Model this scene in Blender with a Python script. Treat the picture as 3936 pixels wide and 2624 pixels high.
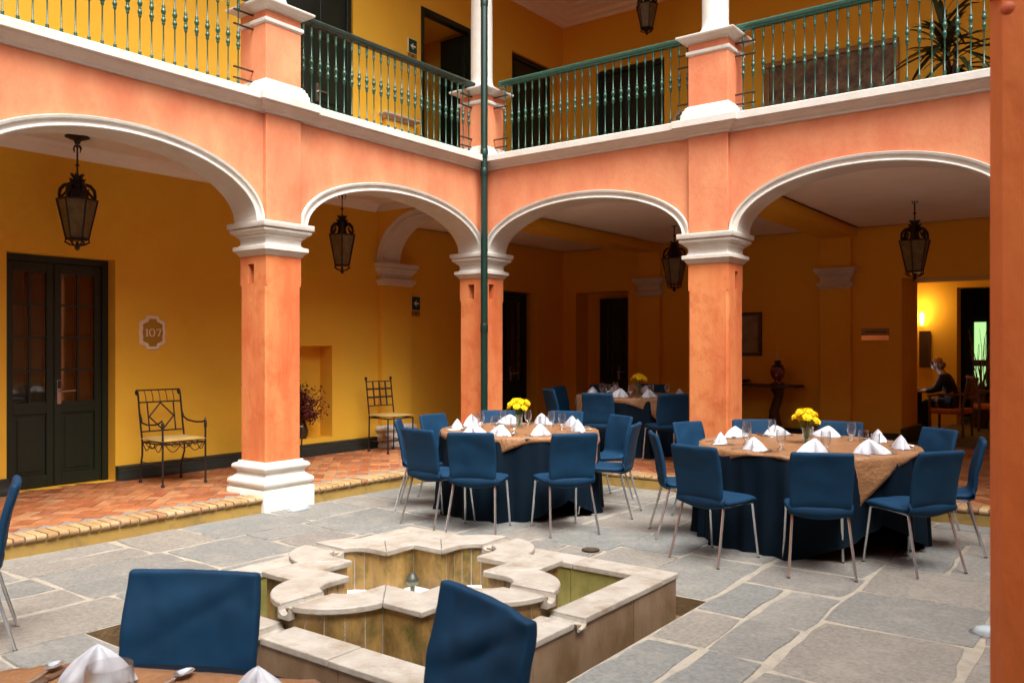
import bpy, bmesh, math, random
from mathutils import Vector, Matrix, noise
R = math.radians; PI = math.pi; sin = math.sin; cos = math.cos
random.seed(7)
for o in list(bpy.data.objects): bpy.data.objects.remove(o)
S = bpy.context.scene; COL = S.collection

# ------------------------------------------------------------------ camera, sky, sun, exposure
cam = bpy.data.cameras.new('camera'); camo = bpy.data.objects.new('camera', cam); COL.objects.link(camo)
cam.sensor_width = 36; cam.lens = 29.77; cam.shift_y = 0.0064; cam.clip_end = 500; cam.clip_start = .05
camo.location = (7.30, -9.11, 1.68); camo.rotation_euler = (R(90), 0, R(36.78))
S.camera = camo
cam.dof.use_dof = True; cam.dof.focus_distance = 8.5; cam.dof.aperture_fstop = 8
W = bpy.data.worlds.new('World'); S.world = W; W.use_nodes = True
nt = W.node_tree; bg = nt.nodes['Background']
sky = nt.nodes.new('ShaderNodeTexSky'); sky.sky_type = 'NISHITA'; sky.sun_disc = False
SUN_EL, SUN_AZ = 59, 122
sky.sun_elevation = R(SUN_EL); sky.sun_rotation = R(SUN_AZ); sky.air_density = 1.0; sky.dust_density = 4.0; sky.ozone_density = .6
hs = nt.nodes.new('ShaderNodeHueSaturation'); hs.inputs['Saturation'].default_value = .18; hs.inputs['Value'].default_value = 1.0
nt.links.new(sky.outputs[0], hs.inputs['Color']); nt.links.new(hs.outputs[0], bg.inputs['Color'])
bg.inputs['Strength'].default_value = .13
sun = bpy.data.lights.new('sun', 'SUN'); sun.energy = 1.25; sun.angle = R(44); sun.color = (1, .96, .9)
suno = bpy.data.objects.new('sun', sun); COL.objects.link(suno)
suno.rotation_euler = (R(90 - SUN_EL), 0, R(180 - SUN_AZ))
S.view_settings.view_transform = 'Standard'; S.view_settings.look = 'None'
S.view_settings.gamma = 1; S.view_settings.use_curve_mapping = False
S.view_settings.exposure = 2.05
S.render.engine = 'CYCLES'
cy = S.cycles; cy.use_denoising = True; cy.max_bounces = 12; cy.diffuse_bounces = 10; cy.glossy_bounces = 4
cy.transmission_bounces = 6; cy.transparent_max_bounces = 10; cy.caustics_reflective = False; cy.caustics_refractive = False
cy.sample_clamp_indirect = 10

# ------------------------------------------------------------------ materials
def mk(name, c1, c2=None, scale=3, rough=.7, bump=0, bscale=60, stretch=(1, 1, 1), metal=0, rand=0, randcols=None, spec=.5,
       dirt=None, dscale=1.5, damt=.5, detail=6, contrast=(.35, .65), emit=None, sheen=0, trans=0, bdist=.01):
    m = bpy.data.materials.new(name); m.use_nodes = True; n = m.node_tree.nodes; l = m.node_tree.links
    p = n['Principled BSDF']; p.inputs['Roughness'].default_value = rough; p.inputs['Metallic'].default_value = metal
    p.inputs['Specular IOR Level'].default_value = spec
    if sheen: p.inputs['Sheen Weight'].default_value = sheen; p.inputs['Sheen Roughness'].default_value = .4
    if trans: p.inputs['Transmission Weight'].default_value = trans
    geo = n.new('ShaderNodeNewGeometry')
    mp = n.new('ShaderNodeMapping'); mp.inputs['Scale'].default_value = stretch
    l.new(geo.outputs['Position'], mp.inputs['Vector'])
    col = None
    def rgb(c): return (*c, 1)
    if randcols:
        oi = n.new('ShaderNodeObjectInfo'); cr = n.new('ShaderNodeValToRGB'); cr.color_ramp.interpolation = 'LINEAR'
        e = cr.color_ramp.elements
        while len(e) < len(randcols): e.new(.5)
        for i, c in enumerate(randcols): e[i].position = i / max(1, len(randcols) - 1); e[i].color = rgb(c)
        l.new(oi.outputs['Random'], cr.inputs[0]); col = cr.outputs[0]
    if c2:
        nz = n.new('ShaderNodeTexNoise'); nz.inputs['Scale'].default_value = scale; nz.inputs['Detail'].default_value = detail
        nz.inputs['Roughness'].default_value = .62; l.new(mp.outputs[0], nz.inputs['Vector'])
        mr = n.new('ShaderNodeMapRange'); mr.inputs[1].default_value = contrast[0]; mr.inputs[2].default_value = contrast[1]
        l.new(nz.outputs[0], mr.inputs[0])
        mx = n.new('ShaderNodeMix'); mx.data_type = 'RGBA'; l.new(mr.outputs[0], mx.inputs[0])
        if col is not None:
            mx.blend_type = 'MULTIPLY'; mx.inputs[7].default_value = rgb(c2); l.new(col, mx.inputs[6])
        else:
            mx.inputs[6].default_value = rgb(c1); mx.inputs[7].default_value = rgb(c2)
        col = mx.outputs[2]
    if dirt:
        nz2 = n.new('ShaderNodeTexNoise'); nz2.inputs['Scale'].default_value = dscale; nz2.inputs['Detail'].default_value = 8
        nz2.inputs['Roughness'].default_value = .7; l.new(geo.outputs['Position'], nz2.inputs['Vector'])
        mr2 = n.new('ShaderNodeMapRange'); mr2.inputs[1].default_value = .5; mr2.inputs[2].default_value = .72; mr2.inputs[4].default_value = damt
        l.new(nz2.outputs[0], mr2.inputs[0])
        mx2 = n.new('ShaderNodeMix'); mx2.data_type = 'RGBA'; l.new(mr2.outputs[0], mx2.inputs[0]); mx2.inputs[7].default_value = rgb(dirt)
        if col is not None: l.new(col, mx2.inputs[6])
        else: mx2.inputs[6].default_value = rgb(c1)
        col = mx2.outputs[2]
    if col is not None: l.new(col, p.inputs['Base Color'])
    else: p.inputs['Base Color'].default_value = rgb(c1)
    if bump:
        nb = n.new('ShaderNodeTexNoise'); nb.inputs['Scale'].default_value = bscale; nb.inputs['Detail'].default_value = 5
        l.new(mp.outputs[0], nb.inputs['Vector'])
        b = n.new('ShaderNodeBump'); b.inputs['Strength'].default_value = bump; b.inputs['Distance'].default_value = bdist
        l.new(nb.outputs[0], b.inputs['Height']); l.new(b.outputs[0], p.inputs['Normal'])
    if emit:
        p.inputs['Emission Color'].default_value = (*emit[0], 1); p.inputs['Emission Strength'].default_value = emit[1]
    return m
def glassmat(name, tint=(1, 1, 1), refl=.25, base=.06):
    m = bpy.data.materials.new(name); m.use_nodes = True; n = m.node_tree.nodes; l = m.node_tree.links
    n.remove(n['Principled BSDF'])
    t = n.new('ShaderNodeBsdfTransparent'); t.inputs[0].default_value = (*tint, 1)
    g = n.new('ShaderNodeBsdfGlossy'); g.inputs['Roughness'].default_value = .03
    lw = n.new('ShaderNodeLayerWeight'); lw.inputs[0].default_value = refl
    mr = n.new('ShaderNodeMapRange'); mr.inputs[3].default_value = base; mr.inputs[4].default_value = .75
    l.new(lw.outputs['Facing'], mr.inputs[0])
    mx = n.new('ShaderNodeMixShader'); l.new(mr.outputs[0], mx.inputs[0]); l.new(t.outputs[0], mx.inputs[1]); l.new(g.outputs[0], mx.inputs[2])
    l.new(mx.outputs[0], n['Material Output'].inputs[0]); return m
M_OR = mk('salmon_stucco', (.56, .172, .084), (.64, .262, .128), 2.0, .85, .5, 30, (1, 1, .5), dirt=(.51, .140, .060), dscale=2.6, damt=.55, spec=.2)
M_OP = mk('orange_pier_plaster', (.53, .128, .043), (.64, .232, .082), 2.6, .85, .5, 32, (1, 1, .28), dirt=(.43, .088, .026), dscale=3.4, damt=.8, spec=.2)
M_YE = mk('ochre_plaster', (.74, .402, .031), (.77, .445, .048), 1.1, .85, .25, 50, spec=.2, dirt=(.65, .355, .022), dscale=1.1, damt=.6)
M_WH = mk('white_painted_moulding', (.63, .605, .55), (.565, .53, .47), 3.5, .7, .3, 45, spec=.3, dirt=(.50, .42, .32), dscale=2.4, damt=.45)
M_CE = mk('ceiling_plaster', (.78, .73, .65), (.74, .68, .60), 1.2, .85, .08, 30, spec=.2)
M_CW = mk('crown_front_lit_white', (.86, .83, .77), (.82, .78, .71), 3, .7, .1, 50, spec=.3)  # lighter than the other mouldings: front-lit brightness put into the colour
M_BL = mk('blue_chair_cloth', (.0028, .032, .077), (.0022, .025, .060), 6, .7, .15, 260, spec=.2, bdist=.003)
M_NV = mk('navy_table_cloth', (.0008, .0070, .0155), (.0006, .0055, .012), 5, .7, .1, 260, spec=.12, bdist=.003)
M_TP = mk('bronze_topper_cloth', (.27, .128, .052), (.20, .092, .035), 7, .5, .9, 36, sheen=.1, spec=.4, bdist=.012)
M_NP = mk('white_napkin_linen', (.52, .535, .57), (.44, .46, .51), 14, .45, .1, 120, spec=.4, bdist=.003)
M_CH = mk('chromed_steel', (.58, .60, .62), rough=.14, metal=.85)
M_SS = mk('brushed_steel', (.55, .53, .50), rough=.28, metal=1)
M_IR = mk('wrought_iron', (.016, .011, .009), (.03, .018, .012), 20, .5, .2, 80, metal=.3)
M_GR = mk('green_baluster_paint', (.005, .047, .028), (.012, .078, .05), 30, .32, .2, 90, spec=.6)
M_GD = mk('dark_green_rail_paint', (.006, .013, .010), (.012, .03, .018), 8, .35, .1, 60, spec=.6)
M_PI = mk('green_pipe_paint', (.003, .026, .019), (.0025, .02, .014), 3, .3, .04, 40, spec=.6)
M_DR = mk('dark_door_paint', (.006, .011, .006), (.009, .016, .008), 5, .42, .15, 70, (1, 1, .15), spec=.45)
M_SH = mk('brown_shutter_wood', (.12, .062, .012), (.17, .09, .02), 6, .6, .1, 50, (2, 2, .2))
M_BB = mk('black_baseboard_paint', (.014, .017, .014), (.022, .025, .02), 9, .4, .15, 50, spec=.5)
M_ST = mk('grey_flagstone', None, (.70, .69, .675), 34, .72, .9, 60, randcols=[(.215, .208, .188), (.182, .188, .180), (.245, .220, .188), (.208, .19, .170), (.19, .196, .186), (.25, .228, .198), (.22, .210, .190), (.172, .172, .160)], dirt=(.30, .268, .222), dscale=3.2, damt=.6, spec=.35, bdist=.012)
M_MO = mk('cream_mortar', (.36, .315, .245), (.27, .245, .205), 10, .9, .7, 70, dirt=(.36, .33, .29), dscale=4, damt=.7, spec=.15, bdist=.015)
M_TC = mk('terracotta_tile', None, (.72, .66, .62), 8, .5, .25, 60, randcols=[(.31, .092, .034), (.38, .13, .045), (.23, .07, .03), (.43, .18, .07), (.34, .105, .038), (.26, .11, .055), (.45, .23, .105), (.29, .08, .03)], spec=.4)
M_GT = mk('tile_grout', (.17, .14, .115), (.23, .19, .16), 12, .9, .3, 60)
M_CB = mk('buff_brick', None, (.75, .68, .6), 9, .55, .3, 70, randcols=[(.36, .235, .105), (.41, .28, .14), (.33, .205, .085), (.37, .225, .12), (.44, .31, .17), (.27, .125, .055)], spec=.4)
M_MB = mk('pale_marble', (.30, .265, .22), (.385, .355, .31), 6, .55, .4, 40, dirt=(.19, .13, .07), dscale=5, damt=.85, spec=.4)
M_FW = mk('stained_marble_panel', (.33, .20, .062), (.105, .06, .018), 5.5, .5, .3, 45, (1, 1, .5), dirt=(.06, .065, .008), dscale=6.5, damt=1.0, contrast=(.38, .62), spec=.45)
M_FM = mk('mossy_marble_panel', (.25, .215, .065), (.15, .135, .035), 3.0, .5, .2, 45, (1, 1, .5), dirt=(.10, .10, .02), dscale=5, damt=.8, spec=.45)
M_FO = mk('outer_marble_panel', (.245, .165, .10), (.15, .09, .045), 4.0, .5, .25, 45, (1, 1, .5), dirt=(.13, .07, .025), dscale=4, damt=.8, spec=.45)
M_FB = mk('fountain_bed', (.66, .62, .50), (.58, .52, .38), 4, .4, .1)
M_EA = mk('trench_earth', (.16, .10, .045), (.11, .07, .03), 7, .9, .6, 40)
M_BR = mk('bronze_nozzle', (.10, .115, .10), (.16, .17, .14), 12, .4, metal=.7)
M_GL = glassmat('clear_glass', (.97, .98, .98), .3, .05)
M_PG = glassmat('window_glass', (.80, .82, .78), .25, .07)
M_LG = mk('frosted_lantern_glass', (.17, .135, .065), (.11, .085, .04), 12, .25, trans=.0, spec=.5)
M_YF = mk('yellow_petals', (.86, .60, .006), (.92, .72, .02), 30, .6, spec=.2)
M_GS = mk('green_stems', (.035, .10, .012), (.06, .15, .02), 30, .5)
M_LF = mk('dark_palm_leaf', (.016, .03, .009), (.03, .045, .012), 10, .45)
M_RF = mk('dried_red_leaf', (.17, .014, .010), (.07, .012, .010), 20, .7)
M_CU = mk('mustard_cushion', (.42, .27, .07), (.35, .22, .05), 8, .8, .2, 150, sheen=.2)
M_WD = mk('dark_wood', (.035, .016, .009), (.055, .024, .012), 8, .4, .1, 50, (1, 1, .3))
M_BW = mk('brown_chair_wood', (.10, .03, .014), (.14, .045, .02), 8, .4)
M_OC = mk('orange_upholstery', (.50, .13, .025), (.42, .10, .02), 10, .8)
M_GF = mk('gilt_frame', (.28, .14, .03), (.18, .08, .02), 12, .4, metal=.4)
M_PT = mk('old_painting', (.17, .095, .030), (.060, .030, .010), 5.5, .5, dirt=(.36, .21, .09), dscale=7, damt=.8, contrast=(.42, .58))
M_PP = mk('old_print_paper', (.30, .245, .16), (.20, .155, .095), 5, .6, dirt=(.12, .09, .06), dscale=4, damt=.7)
M_DK = mk('dark_interior', (.02, .014, .008), rough=.9)  # near-black colour stands in for shade inside rooms; lettering uses it too
M_BS = mk('brass_plate', (.75, .50, .20), rough=.15, metal=1)
M_PL = mk('clear_acrylic', (.30, .16, .02), rough=.3)
M_SG = mk('exit_sign_green', (.004, .055, .03), rough=.35)
M_SW = mk('exit_sign_white', (.72, .70, .55), rough=.4)
M_PQ = mk('plaster_plaque', (.80, .66, .48), (.74, .60, .42), 25, .7, .2, 60)
M_LW = mk('lamp_white_glass', (.36, .42, .43), rough=.2)
M_BK = mk('black_cloth', (.008, .008, .009), rough=.8)
M_BP = mk('black_plastic', (.01, .01, .011), rough=.4)
M_SK = mk('skin', (.38, .17, .09), (.32, .13, .065), 12, .5)
M_HR = mk('grey_hair', (.20, .17, .14), rough=.8)
M_SC = mk('computer_screen', (.02, .02, .02), rough=.2, emit=((.55, .7, 1), 1.6))
M_LT = mk('lit_sconce', (.9, .7, .4), emit=((1, .70, .28), 6))
M_WG = mk('bright_garden_window', (.1, .2, .1), rough=.3, emit=((.30, .52, .20), .45))
M_CL = mk('porcelain_lamp', (.16, .028, .022), (.30, .24, .18), 16, .25, contrast=(.56, .6))
M_CR = mk('patterned_carpet', (.10, .055, .022), (.13, .12, .03), 7, .95, .4, 120)
M_RB = mk('brown_rubber', (.012, .010, .009), rough=.7)
M_ROOF = mk('roof_underside', (.6, .5, .4), rough=.9)

# ------------------------------------------------------------------ mesh helpers
class MB:
    def __init__(s): s.v = []; s.f = []
    def add(s, vs, fs):
        b = len(s.v); s.v += [tuple(p) for p in vs]; s.f += [tuple(i + b for i in f) for f in fs]; return s
    def box(s, x0, x1, y0, y1, z0, z1):
        return s.add([(x0, y0, z0), (x1, y0, z0), (x1, y1, z0), (x0, y1, z0), (x0, y0, z1), (x1, y0, z1), (x1, y1, z1), (x0, y1, z1)],
                     [(0, 3, 2, 1), (4, 5, 6, 7), (0, 1, 5, 4), (1, 2, 6, 5), (2, 3, 7, 6), (3, 0, 4, 7)])
    def tube(s, pts, r, seg=6, closed=False):
        pts = [Vector(p) for p in pts]; n = len(pts); rr = r if isinstance(r, (list, tuple)) else [r] * n
        vs = []; prev = None
        for i, p in enumerate(pts):
            if closed: d = pts[(i + 1) % n] - pts[i - 1]
            else: d = pts[min(i + 1, n - 1)] - pts[max(i - 1, 0)]
            d = d.normalized() if d.length > 1e-9 else Vector((0, 0, 1))
            if prev is None:
                a = Vector((0, 0, 1)) if abs(d.z) < .9 else Vector((1, 0, 0)); u = d.cross(a).normalized()
            else:
                u = prev - d * prev.dot(d); u = u.normalized() if u.length > 1e-6 else d.orthogonal().normalized()
            prev = u; w = d.cross(u)
            for k in range(seg):
                t = 2 * PI * (k + .5) / seg; vs.append(p + (u * cos(t) + w * sin(t)) * rr[i])
        fs = []
        for i in range(n if closed else n - 1):
            j = (i + 1) % n
            for k in range(seg): k2 = (k + 1) % seg; fs.append((i * seg + k, i * seg + k2, j * seg + k2, j * seg + k))
        if not closed: fs += [tuple(range(seg))[::-1], tuple((n - 1) * seg + k for k in range(seg))]
        return s.add(vs, fs)
    def lathe(s, prof, seg=12, c=(0, 0, 0), cap=True, ax=None):
        vs = []; fs = []; n = len(prof)
        for r, z in prof:
            for k in range(seg):
                t = 2 * PI * k / seg; vs.append((c[0] + r * cos(t), c[1] + r * sin(t), c[2] + z))
        for i in range(n - 1):
            for k in range(seg): k2 = (k + 1) % seg; fs.append((i * seg + k, i * seg + k2, (i + 1) * seg + k2, (i + 1) * seg + k))
        if cap: fs += [tuple(range(seg))[::-1], tuple((n - 1) * seg + k for k in range(seg))]
        return s.add(vs, fs)
    def sweep(s, path, prof, closed=False, side=1):
        """path: plan points; prof: (outward offset, z); mitred. side=1: outward is to the right of travel"""
        n = len(path); P = [Vector(p) for p in path]; vs = []
        def nrm(a, b): d = (b - a).normalized(); return Vector((d.y, -d.x)) * side
        for i in range(n):
            if closed: n1 = nrm(P[i - 1], P[i]); n2 = nrm(P[i], P[(i + 1) % n])
            else:
                n1 = nrm(P[max(i - 1, 0)], P[max(i, 1)]); n2 = nrm(P[min(i, n - 2)], P[min(i + 1, n - 1)])
            m = n1 + n2; m = m / max(m.dot(n1), .2) if m.length > 1e-6 else n1
            for o, z in prof: q = P[i] + m * o; vs.append((q.x, q.y, z))
        k = len(prof); fs = []
        for i in range(n if closed else n - 1):
            j = (i + 1) % n
            for a in range(k - 1): fs.append((i * k + a, j * k + a, j * k + a + 1, i * k + a + 1))
        if not closed: fs += [tuple(range(k)), tuple((n - 1) * k + a for a in range(k))[::-1]]
        else: fs += [tuple(i * k for i in range(n)), tuple(i * k + k - 1 for i in range(n))]
        return s.add(vs, fs)
    def map(s, T): s.v = [T(*p) for p in s.v]; return s
    def mesh(s, name, smooth=40):
        me = bpy.data.meshes.new(name); me.from_pydata(s.v, [], s.f)
        bm = bmesh.new(); bm.from_mesh(me); bmesh.ops.recalc_face_normals(bm, faces=bm.faces); bm.to_mesh(me); bm.free()
        if smooth:
            me.polygons.foreach_set('use_smooth', [True] * len(me.polygons)); me.set_sharp_from_angle(angle=R(smooth))
        me.update(); return me
    def build(s, name, mat, parent=None, smooth=40, local=False, bevel=0, kind=None):
        if parent is not None and not local:
            off = Vector((0, 0, 0)); q = parent
            while q: off += q.location; q = q.parent
            s.v = [(p[0] - off.x, p[1] - off.y, p[2] - off.z) for p in s.v]
        me = s.mesh(name, smooth); me.materials.append(mat)
        o = bpy.data.objects.new(name, me); COL.objects.link(o)
        if parent is not None: o.parent = parent
        if bevel:
            b = o.modifiers.new('bevel', 'BEVEL'); b.width = bevel; b.segments = 2; b.limit_method = 'ANGLE'; b.angle_limit = R(50)
        if kind: o['kind'] = kind
        return o
def tag(o, label=None, cat=None, group=None, kind=None):
    if label: o['label'] = label
    if cat: o['category'] = cat
    if group: o['group'] = group
    if kind: o['kind'] = kind
    return o
def thing(name, label, cat, loc=(0, 0, 0), group=None, rz=0):
    o = bpy.data.objects.new(name, None); o.empty_display_size = .1; COL.objects.link(o); o.location = loc; o.rotation_euler = (0, 0, rz)
    return tag(o, label, cat, group)
def dup(root, loc=None, rz=None, label=None, group=None, parent=None):
    c = root.copy(); COL.objects.link(c)
    if parent is not None: c.parent = parent
    if loc is not None: c.location = loc
    if rz is not None: c.rotation_euler = (0, 0, rz)
    if label: c['label'] = label
    if group: c['group'] = group
    for ch in root.children: dup(ch, parent=c)
    return c
def box(*a): return MB().box(*a)
TL = lambda u, v, z: (v, u, z)
TR = lambda u, v, z: (u, -v, z)
N = lambda x, y, z=0: noise.noise(Vector((x, y, z)))

FL = .165                      # arcade floor above the court
WL, WR = -2.12, 5.2            # back walls of the two arcades
# ------------------------------------------------------------------ grounds
def struct(name, mb, mat, parent=None, **k):
    o = mb.build(name, mat, parent, **k)
    if parent is None: o['kind'] = 'structure'
    return o
TX0, TX1, TY0, TY1 = 2.30, 4.97, -6.62, -3.84      # pit of the fountain
g = MB()
BIG = 60
for x0, x1, y0, y1 in ((-BIG, TX0, -BIG, BIG), (TX1, BIG, -BIG, BIG), (TX0, TX1, TY1, BIG), (TX0, TX1, -BIG, TY0)):
    g.add([(x0, y0, 0), (x1, y0, 0), (x1, y1, 0), (x0, y1, 0)], [(0, 1, 2, 3)])
pit = MB()
for (xa, ya), (xb, yb) in (((TX0, TY0), (TX1, TY0)), ((TX1, TY0), (TX1, TY1)), ((TX1, TY1), (TX0, TY1)), ((TX0, TY1), (TX0, TY0))):
    pit.add([(xa, ya, 0), (xb, yb, 0), (xb, yb, -.14), (xa, ya, -.14)], [(0, 1, 2, 3)])
court = struct('courtyard_ground', g, M_MO)
pit.box(TX0 - .1, TX1 + .1, TY0 - .1, TY1 + .1, -.3, -.13); struct('fountain_pit', pit, M_EA)
# flagstones: courses along y, irregular edges
def flag(x0, x1, y0, y1):
    j = lambda: random.uniform(-.022, .022)
    c = [(x0 + j(), y0 + j()), (x1 + j(), y0 + j()), (x1 + j(), y1 + j()), (x0 + j(), y1 + j())]
    pts = []
    for i in range(4):
        a, b = c[i], c[(i + 1) % 4]; L = math.hypot(b[0] - a[0], b[1] - a[1]); k = max(2, int(L / .16))
        for q in range(k):
            t = q / k; w = .0 if q == 0 else random.uniform(-.016, .016)
            px = a[0] + (b[0] - a[0]) * t; py = a[1] + (b[1] - a[1]) * t
            nx, ny = (b[1] - a[1]) / L, -(b[0] - a[0]) / L
            if q == 0:
                cx, cyy = (x0 + x1) / 2, (y0 + y1) / 2; px += (cx - px) * .025; py += (cyy - py) * .025
            pts.append((px + nx * w, py + ny * w))
    n = len(pts); cx = sum(p[0] for p in pts) / n; cyy = sum(p[1] for p in pts) / n
    h = random.uniform(.005, .011); tx, ty = random.uniform(-.004, .004), random.uniform(-.004, .004)
    Z = lambda p, e: h + e + (p[0] - cx) * tx + (p[1] - cyy) * ty
    inn = [(cx + (p[0] - cx) * .975, cyy + (p[1] - cyy) * .975) for p in pts]
    vs = [(p[0], p[1], -.02) for p in pts] + [(p[0], p[1], Z(p, -.006)) for p in pts] + [(p[0], p[1], Z(p, 0)) for p in inn]
    fs = []
    for k in range(n):
        k2 = (k + 1) % n; fs += [(k, k2, n + k2, n + k), (n + k, n + k2, 2 * n + k2, 2 * n + k)]
    fs.append(tuple(range(2 * n, 3 * n)))
    MB().add(vs, fs).build('flagstone', M_ST, court, smooth=30)
def flagfield(X0, X1, Y0, Y1, first=0):
    x = X0
    while x < X1 - .15:
        w = random.choice((.46, .58, .72, .85)); 
        if x + w > X1 - .3: w = X1 - x
        y = Y0 - random.uniform(0, .5) if first == 0 else Y0
        while y < Y1 - .1:
            l = random.choice((.45, .62, .8, 1.0, 1.15))
            if y + l > Y1 - .3: l = Y1 - y
            ya = max(y, Y0)
            if l > .1 and y + l - ya > .12:
                if w > .7 and random.random() < .22:
                    flag(x + .017, x + w * .5 - .015, ya + .018, y + l - .014); flag(x + w * .5 + .012, x + w - .014, ya + .014, y + l - .014)
                else: flag(x + .017, x + w - .017, ya + .018, y + l - .018)
            y += l
        x += w
flagfield(.10, TX0, -10.2, -.10); flagfield(TX0, TX1, TY1, -.10, 1); flagfield(TX1, 7.05, -10.2, -.10); flagfield(TX0, TX1, -10.2, TY0, 1)
# arcade floor, herringbone tiles, brick nosing
fl = MB()
fl.box(WL - .3, .10, -10.4, -.07, 0.001, FL - .006).box(WL - .3, 7.06, -.0705, 12, 0.001, FL - .006)
floor = struct('arcade_floor', fl, M_GT, smooth=0)
tiles = []
Wt = .128; c45 = cos(PI / 4)
def inreg(x, y):
    return (-2.2 < x < -.14 and -7.0 < y < 5.3) or (-2.2 < x < 6.95 and .16 < y < 5.3)
for m_ in range(-40, 41):
    for n_ in range(-90, 91):
        for a, b, sx, sy in ((n_ + 4 * m_, n_, 2, 1), (n_ + 2 + 4 * m_, n_ - 1, 1, 2)):
            cx, cyy = (a + sx / 2) * Wt, (b + sy / 2) * Wt
            X, Y = cx * c45 - cyy * c45, cx * c45 + cyy * c45
            if inreg(X, Y): tiles.append((math.hypot(X - 7.3, Y + 9.11) + (3 if Y > .1 and X > 1.2 else 0), X, Y, sx * Wt / 2 - .0055, sy * Wt / 2 - .0055))
tiles.sort()
def tileverts(hx, hy, X=0, Y=0, dz=0, e=.004):
    vs = []
    for z, k in ((FL - .012, 0), (FL - .002, 0), (FL + .001, e)):
        for qx, qy in ((-1, -1), (1, -1), (1, 1), (-1, 1)):
            u, v = qx * (hx - k), qy * (hy - k); vs.append((X + u * c45 - v * c45, Y + u * c45 + v * c45, z + dz))
    fs = [(8, 9, 10, 11)] + [(i + 4 * r, (i + 1) % 4 + 4 * r, (i + 1) % 4 + 4 * r + 4, i + 4 * r + 4) for r in (0, 1) for i in range(4)]
    return vs, fs
tm = []
for hx, hy in ((Wt - .0055, Wt / 2 - .0055), (Wt / 2 - .0055, Wt - .0055)):
    me = MB().add(*tileverts(hx, hy)).mesh('floor_tile', 0); me.materials.append(M_TC); tm.append(me)
for d, X, Y, hx, hy in tiles[:295]:
    o = bpy.data.objects.new('floor_tile', tm[0] if hx > hy else tm[1]); COL.objects.link(o); o.parent = floor
    o.location = (X, Y, random.uniform(-.002, .002)); o.rotation_euler = (random.uniform(-.006, .006), random.uniform(-.006, .006), random.uniform(-.01, .01))
# the far tiles, joined (five tints as material slots)
rest = MB(); mats = []
tints = [(.24, .075, .028), (.29, .10, .036), (.20, .06, .025), (.33, .135, .052), (.27, .09, .034)]
for d, X, Y, hx, hy in tiles[295:]: rest.add(*tileverts(hx, hy, X, Y, random.uniform(-.002, .002)))
ro = rest.build('far_floor_tiles', mk('far_terracotta', tints[0], (.75, .68, .62), 8, .5, .2, 60), floor, smooth=0, kind='stuff')
ro.data.materials.clear()
for c in tints: ro.data.materials.append(mk('far_terracotta', c, tuple(min(1, q * 1.3) for q in c), 8, .5, .2, 60))
mi = []
for _ in tiles[295:]: mi += [random.randrange(5)] * 9
ro.data.polygons.foreach_set('material_index', mi)
# nosing bricks
nb = MB()
prof = [(0, -.058), (.215, -.058), (.238, -.05), (.247, -.03), (.244, -.012), (.230, -.002), (0, 0)]
nb.add([(-.0372, o, z) for o, z in prof] + [(.0372, o, z) for o, z in prof],
       [tuple(range(7)), tuple(range(7, 14))[::-1]] + [(i, (i + 1) % 7, (i + 1) % 7 + 7, i + 7) for i in range(7)])
nme = nb.mesh('nosing_brick', 50); nme.materials.append(M_CB)
def nosing(u0, u1, along):
    n = max(1, round((u1 - u0) / .0875)); s_ = (u1 - u0) / n
    for i in range(n):
        u = u0 + (i + .5) * s_; o = bpy.data.objects.new('nosing_brick', nme); COL.objects.link(o); o.parent = floor
        z = FL + .003 + random.uniform(-.002, .002)
        if along == 'L': o.location = (-.115 + random.uniform(-.004, .004), u, z); o.rotation_euler = (0, 0, -PI / 2 + random.uniform(-.02, .02))
        else: o.location = (u, .135 + random.uniform(-.004, .004), z); o.rotation_euler = (0, 0, PI + random.uniform(-.02, .02))
        o.scale = (1, 1, 1)
nosing(-6.55, -3.735, 'L'); nosing(-3.09, -.16, 'L'); nosing(.17, 2.97, 'R'); nosing(3.65, 6.4, 'R')
ris = MB().box(.085, .101, -10.4, -.13, -.01, FL - .056).box(.085, 7.05, -.1, -.084, -.01, FL - .056)
struct('step_riser', ris, mk('ochre_riser', (.36, .225, .05), (.30, .185, .045), 3, .8, .2, 40, dirt=(.15, .105, .04), dscale=6, damt=.8), floor)

# ------------------------------------------------------------------ walls with openings
def wall(T, u0, u1, z0, z1, v, holes, thick=.3):
    """front face at v facing +v, holes: (u0,u1,z0,z1,depth,closed)"""
    us = sorted({u0, u1, *[h[0] for h in holes], *[h[1] for h in holes]}); us = [u for u in us if u0 <= u <= u1]
    zs = sorted({z0, z1, *[h[2] for h in holes], *[h[3] for h in holes]}); zs = [z for z in zs if z0 <= z <= z1]
    m = MB()
    for a, b in zip(us, us[1:]):
        for c, d in zip(zs, zs[1:]):
            mu, mz = (a + b) / 2, (c + d) / 2
            if any(h[0] < mu < h[1] and h[2] < mz < h[3] for h in holes): continue
            m.add([(a, v, c), (b, v, c), (b, v, d), (a, v, d)], [(0, 1, 2, 3)])
    for a, b, c, d, dep, closed in holes:
        w = v - dep
        m.add([(a, v, c), (a, v, d), (a, w, d), (a, w, c)], [(0, 1, 2, 3)]); m.add([(b, v, c), (b, v, d), (b, w, d), (b, w, c)], [(0, 1, 2, 3)])
        m.add([(a, v, d), (b, v, d), (b, w, d), (a, w, d)], [(0, 1, 2, 3)]); m.add([(a, v, c), (b, v, c), (b, w, c), (a, w, c)], [(0, 1, 2, 3)])
        if closed: m.add([(a, w, c), (b, w, c), (b, w, d), (a, w, d)], [(0, 1, 2, 3)])
    return m.map(T)
Z1 = 3.88
D107 = (-5.23, -4.075, FL, 2.685); NICHE = (-1.75, -.854, .401, 1.711); DR2 = (3.05, 4.30, FL, 2.74)
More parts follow.
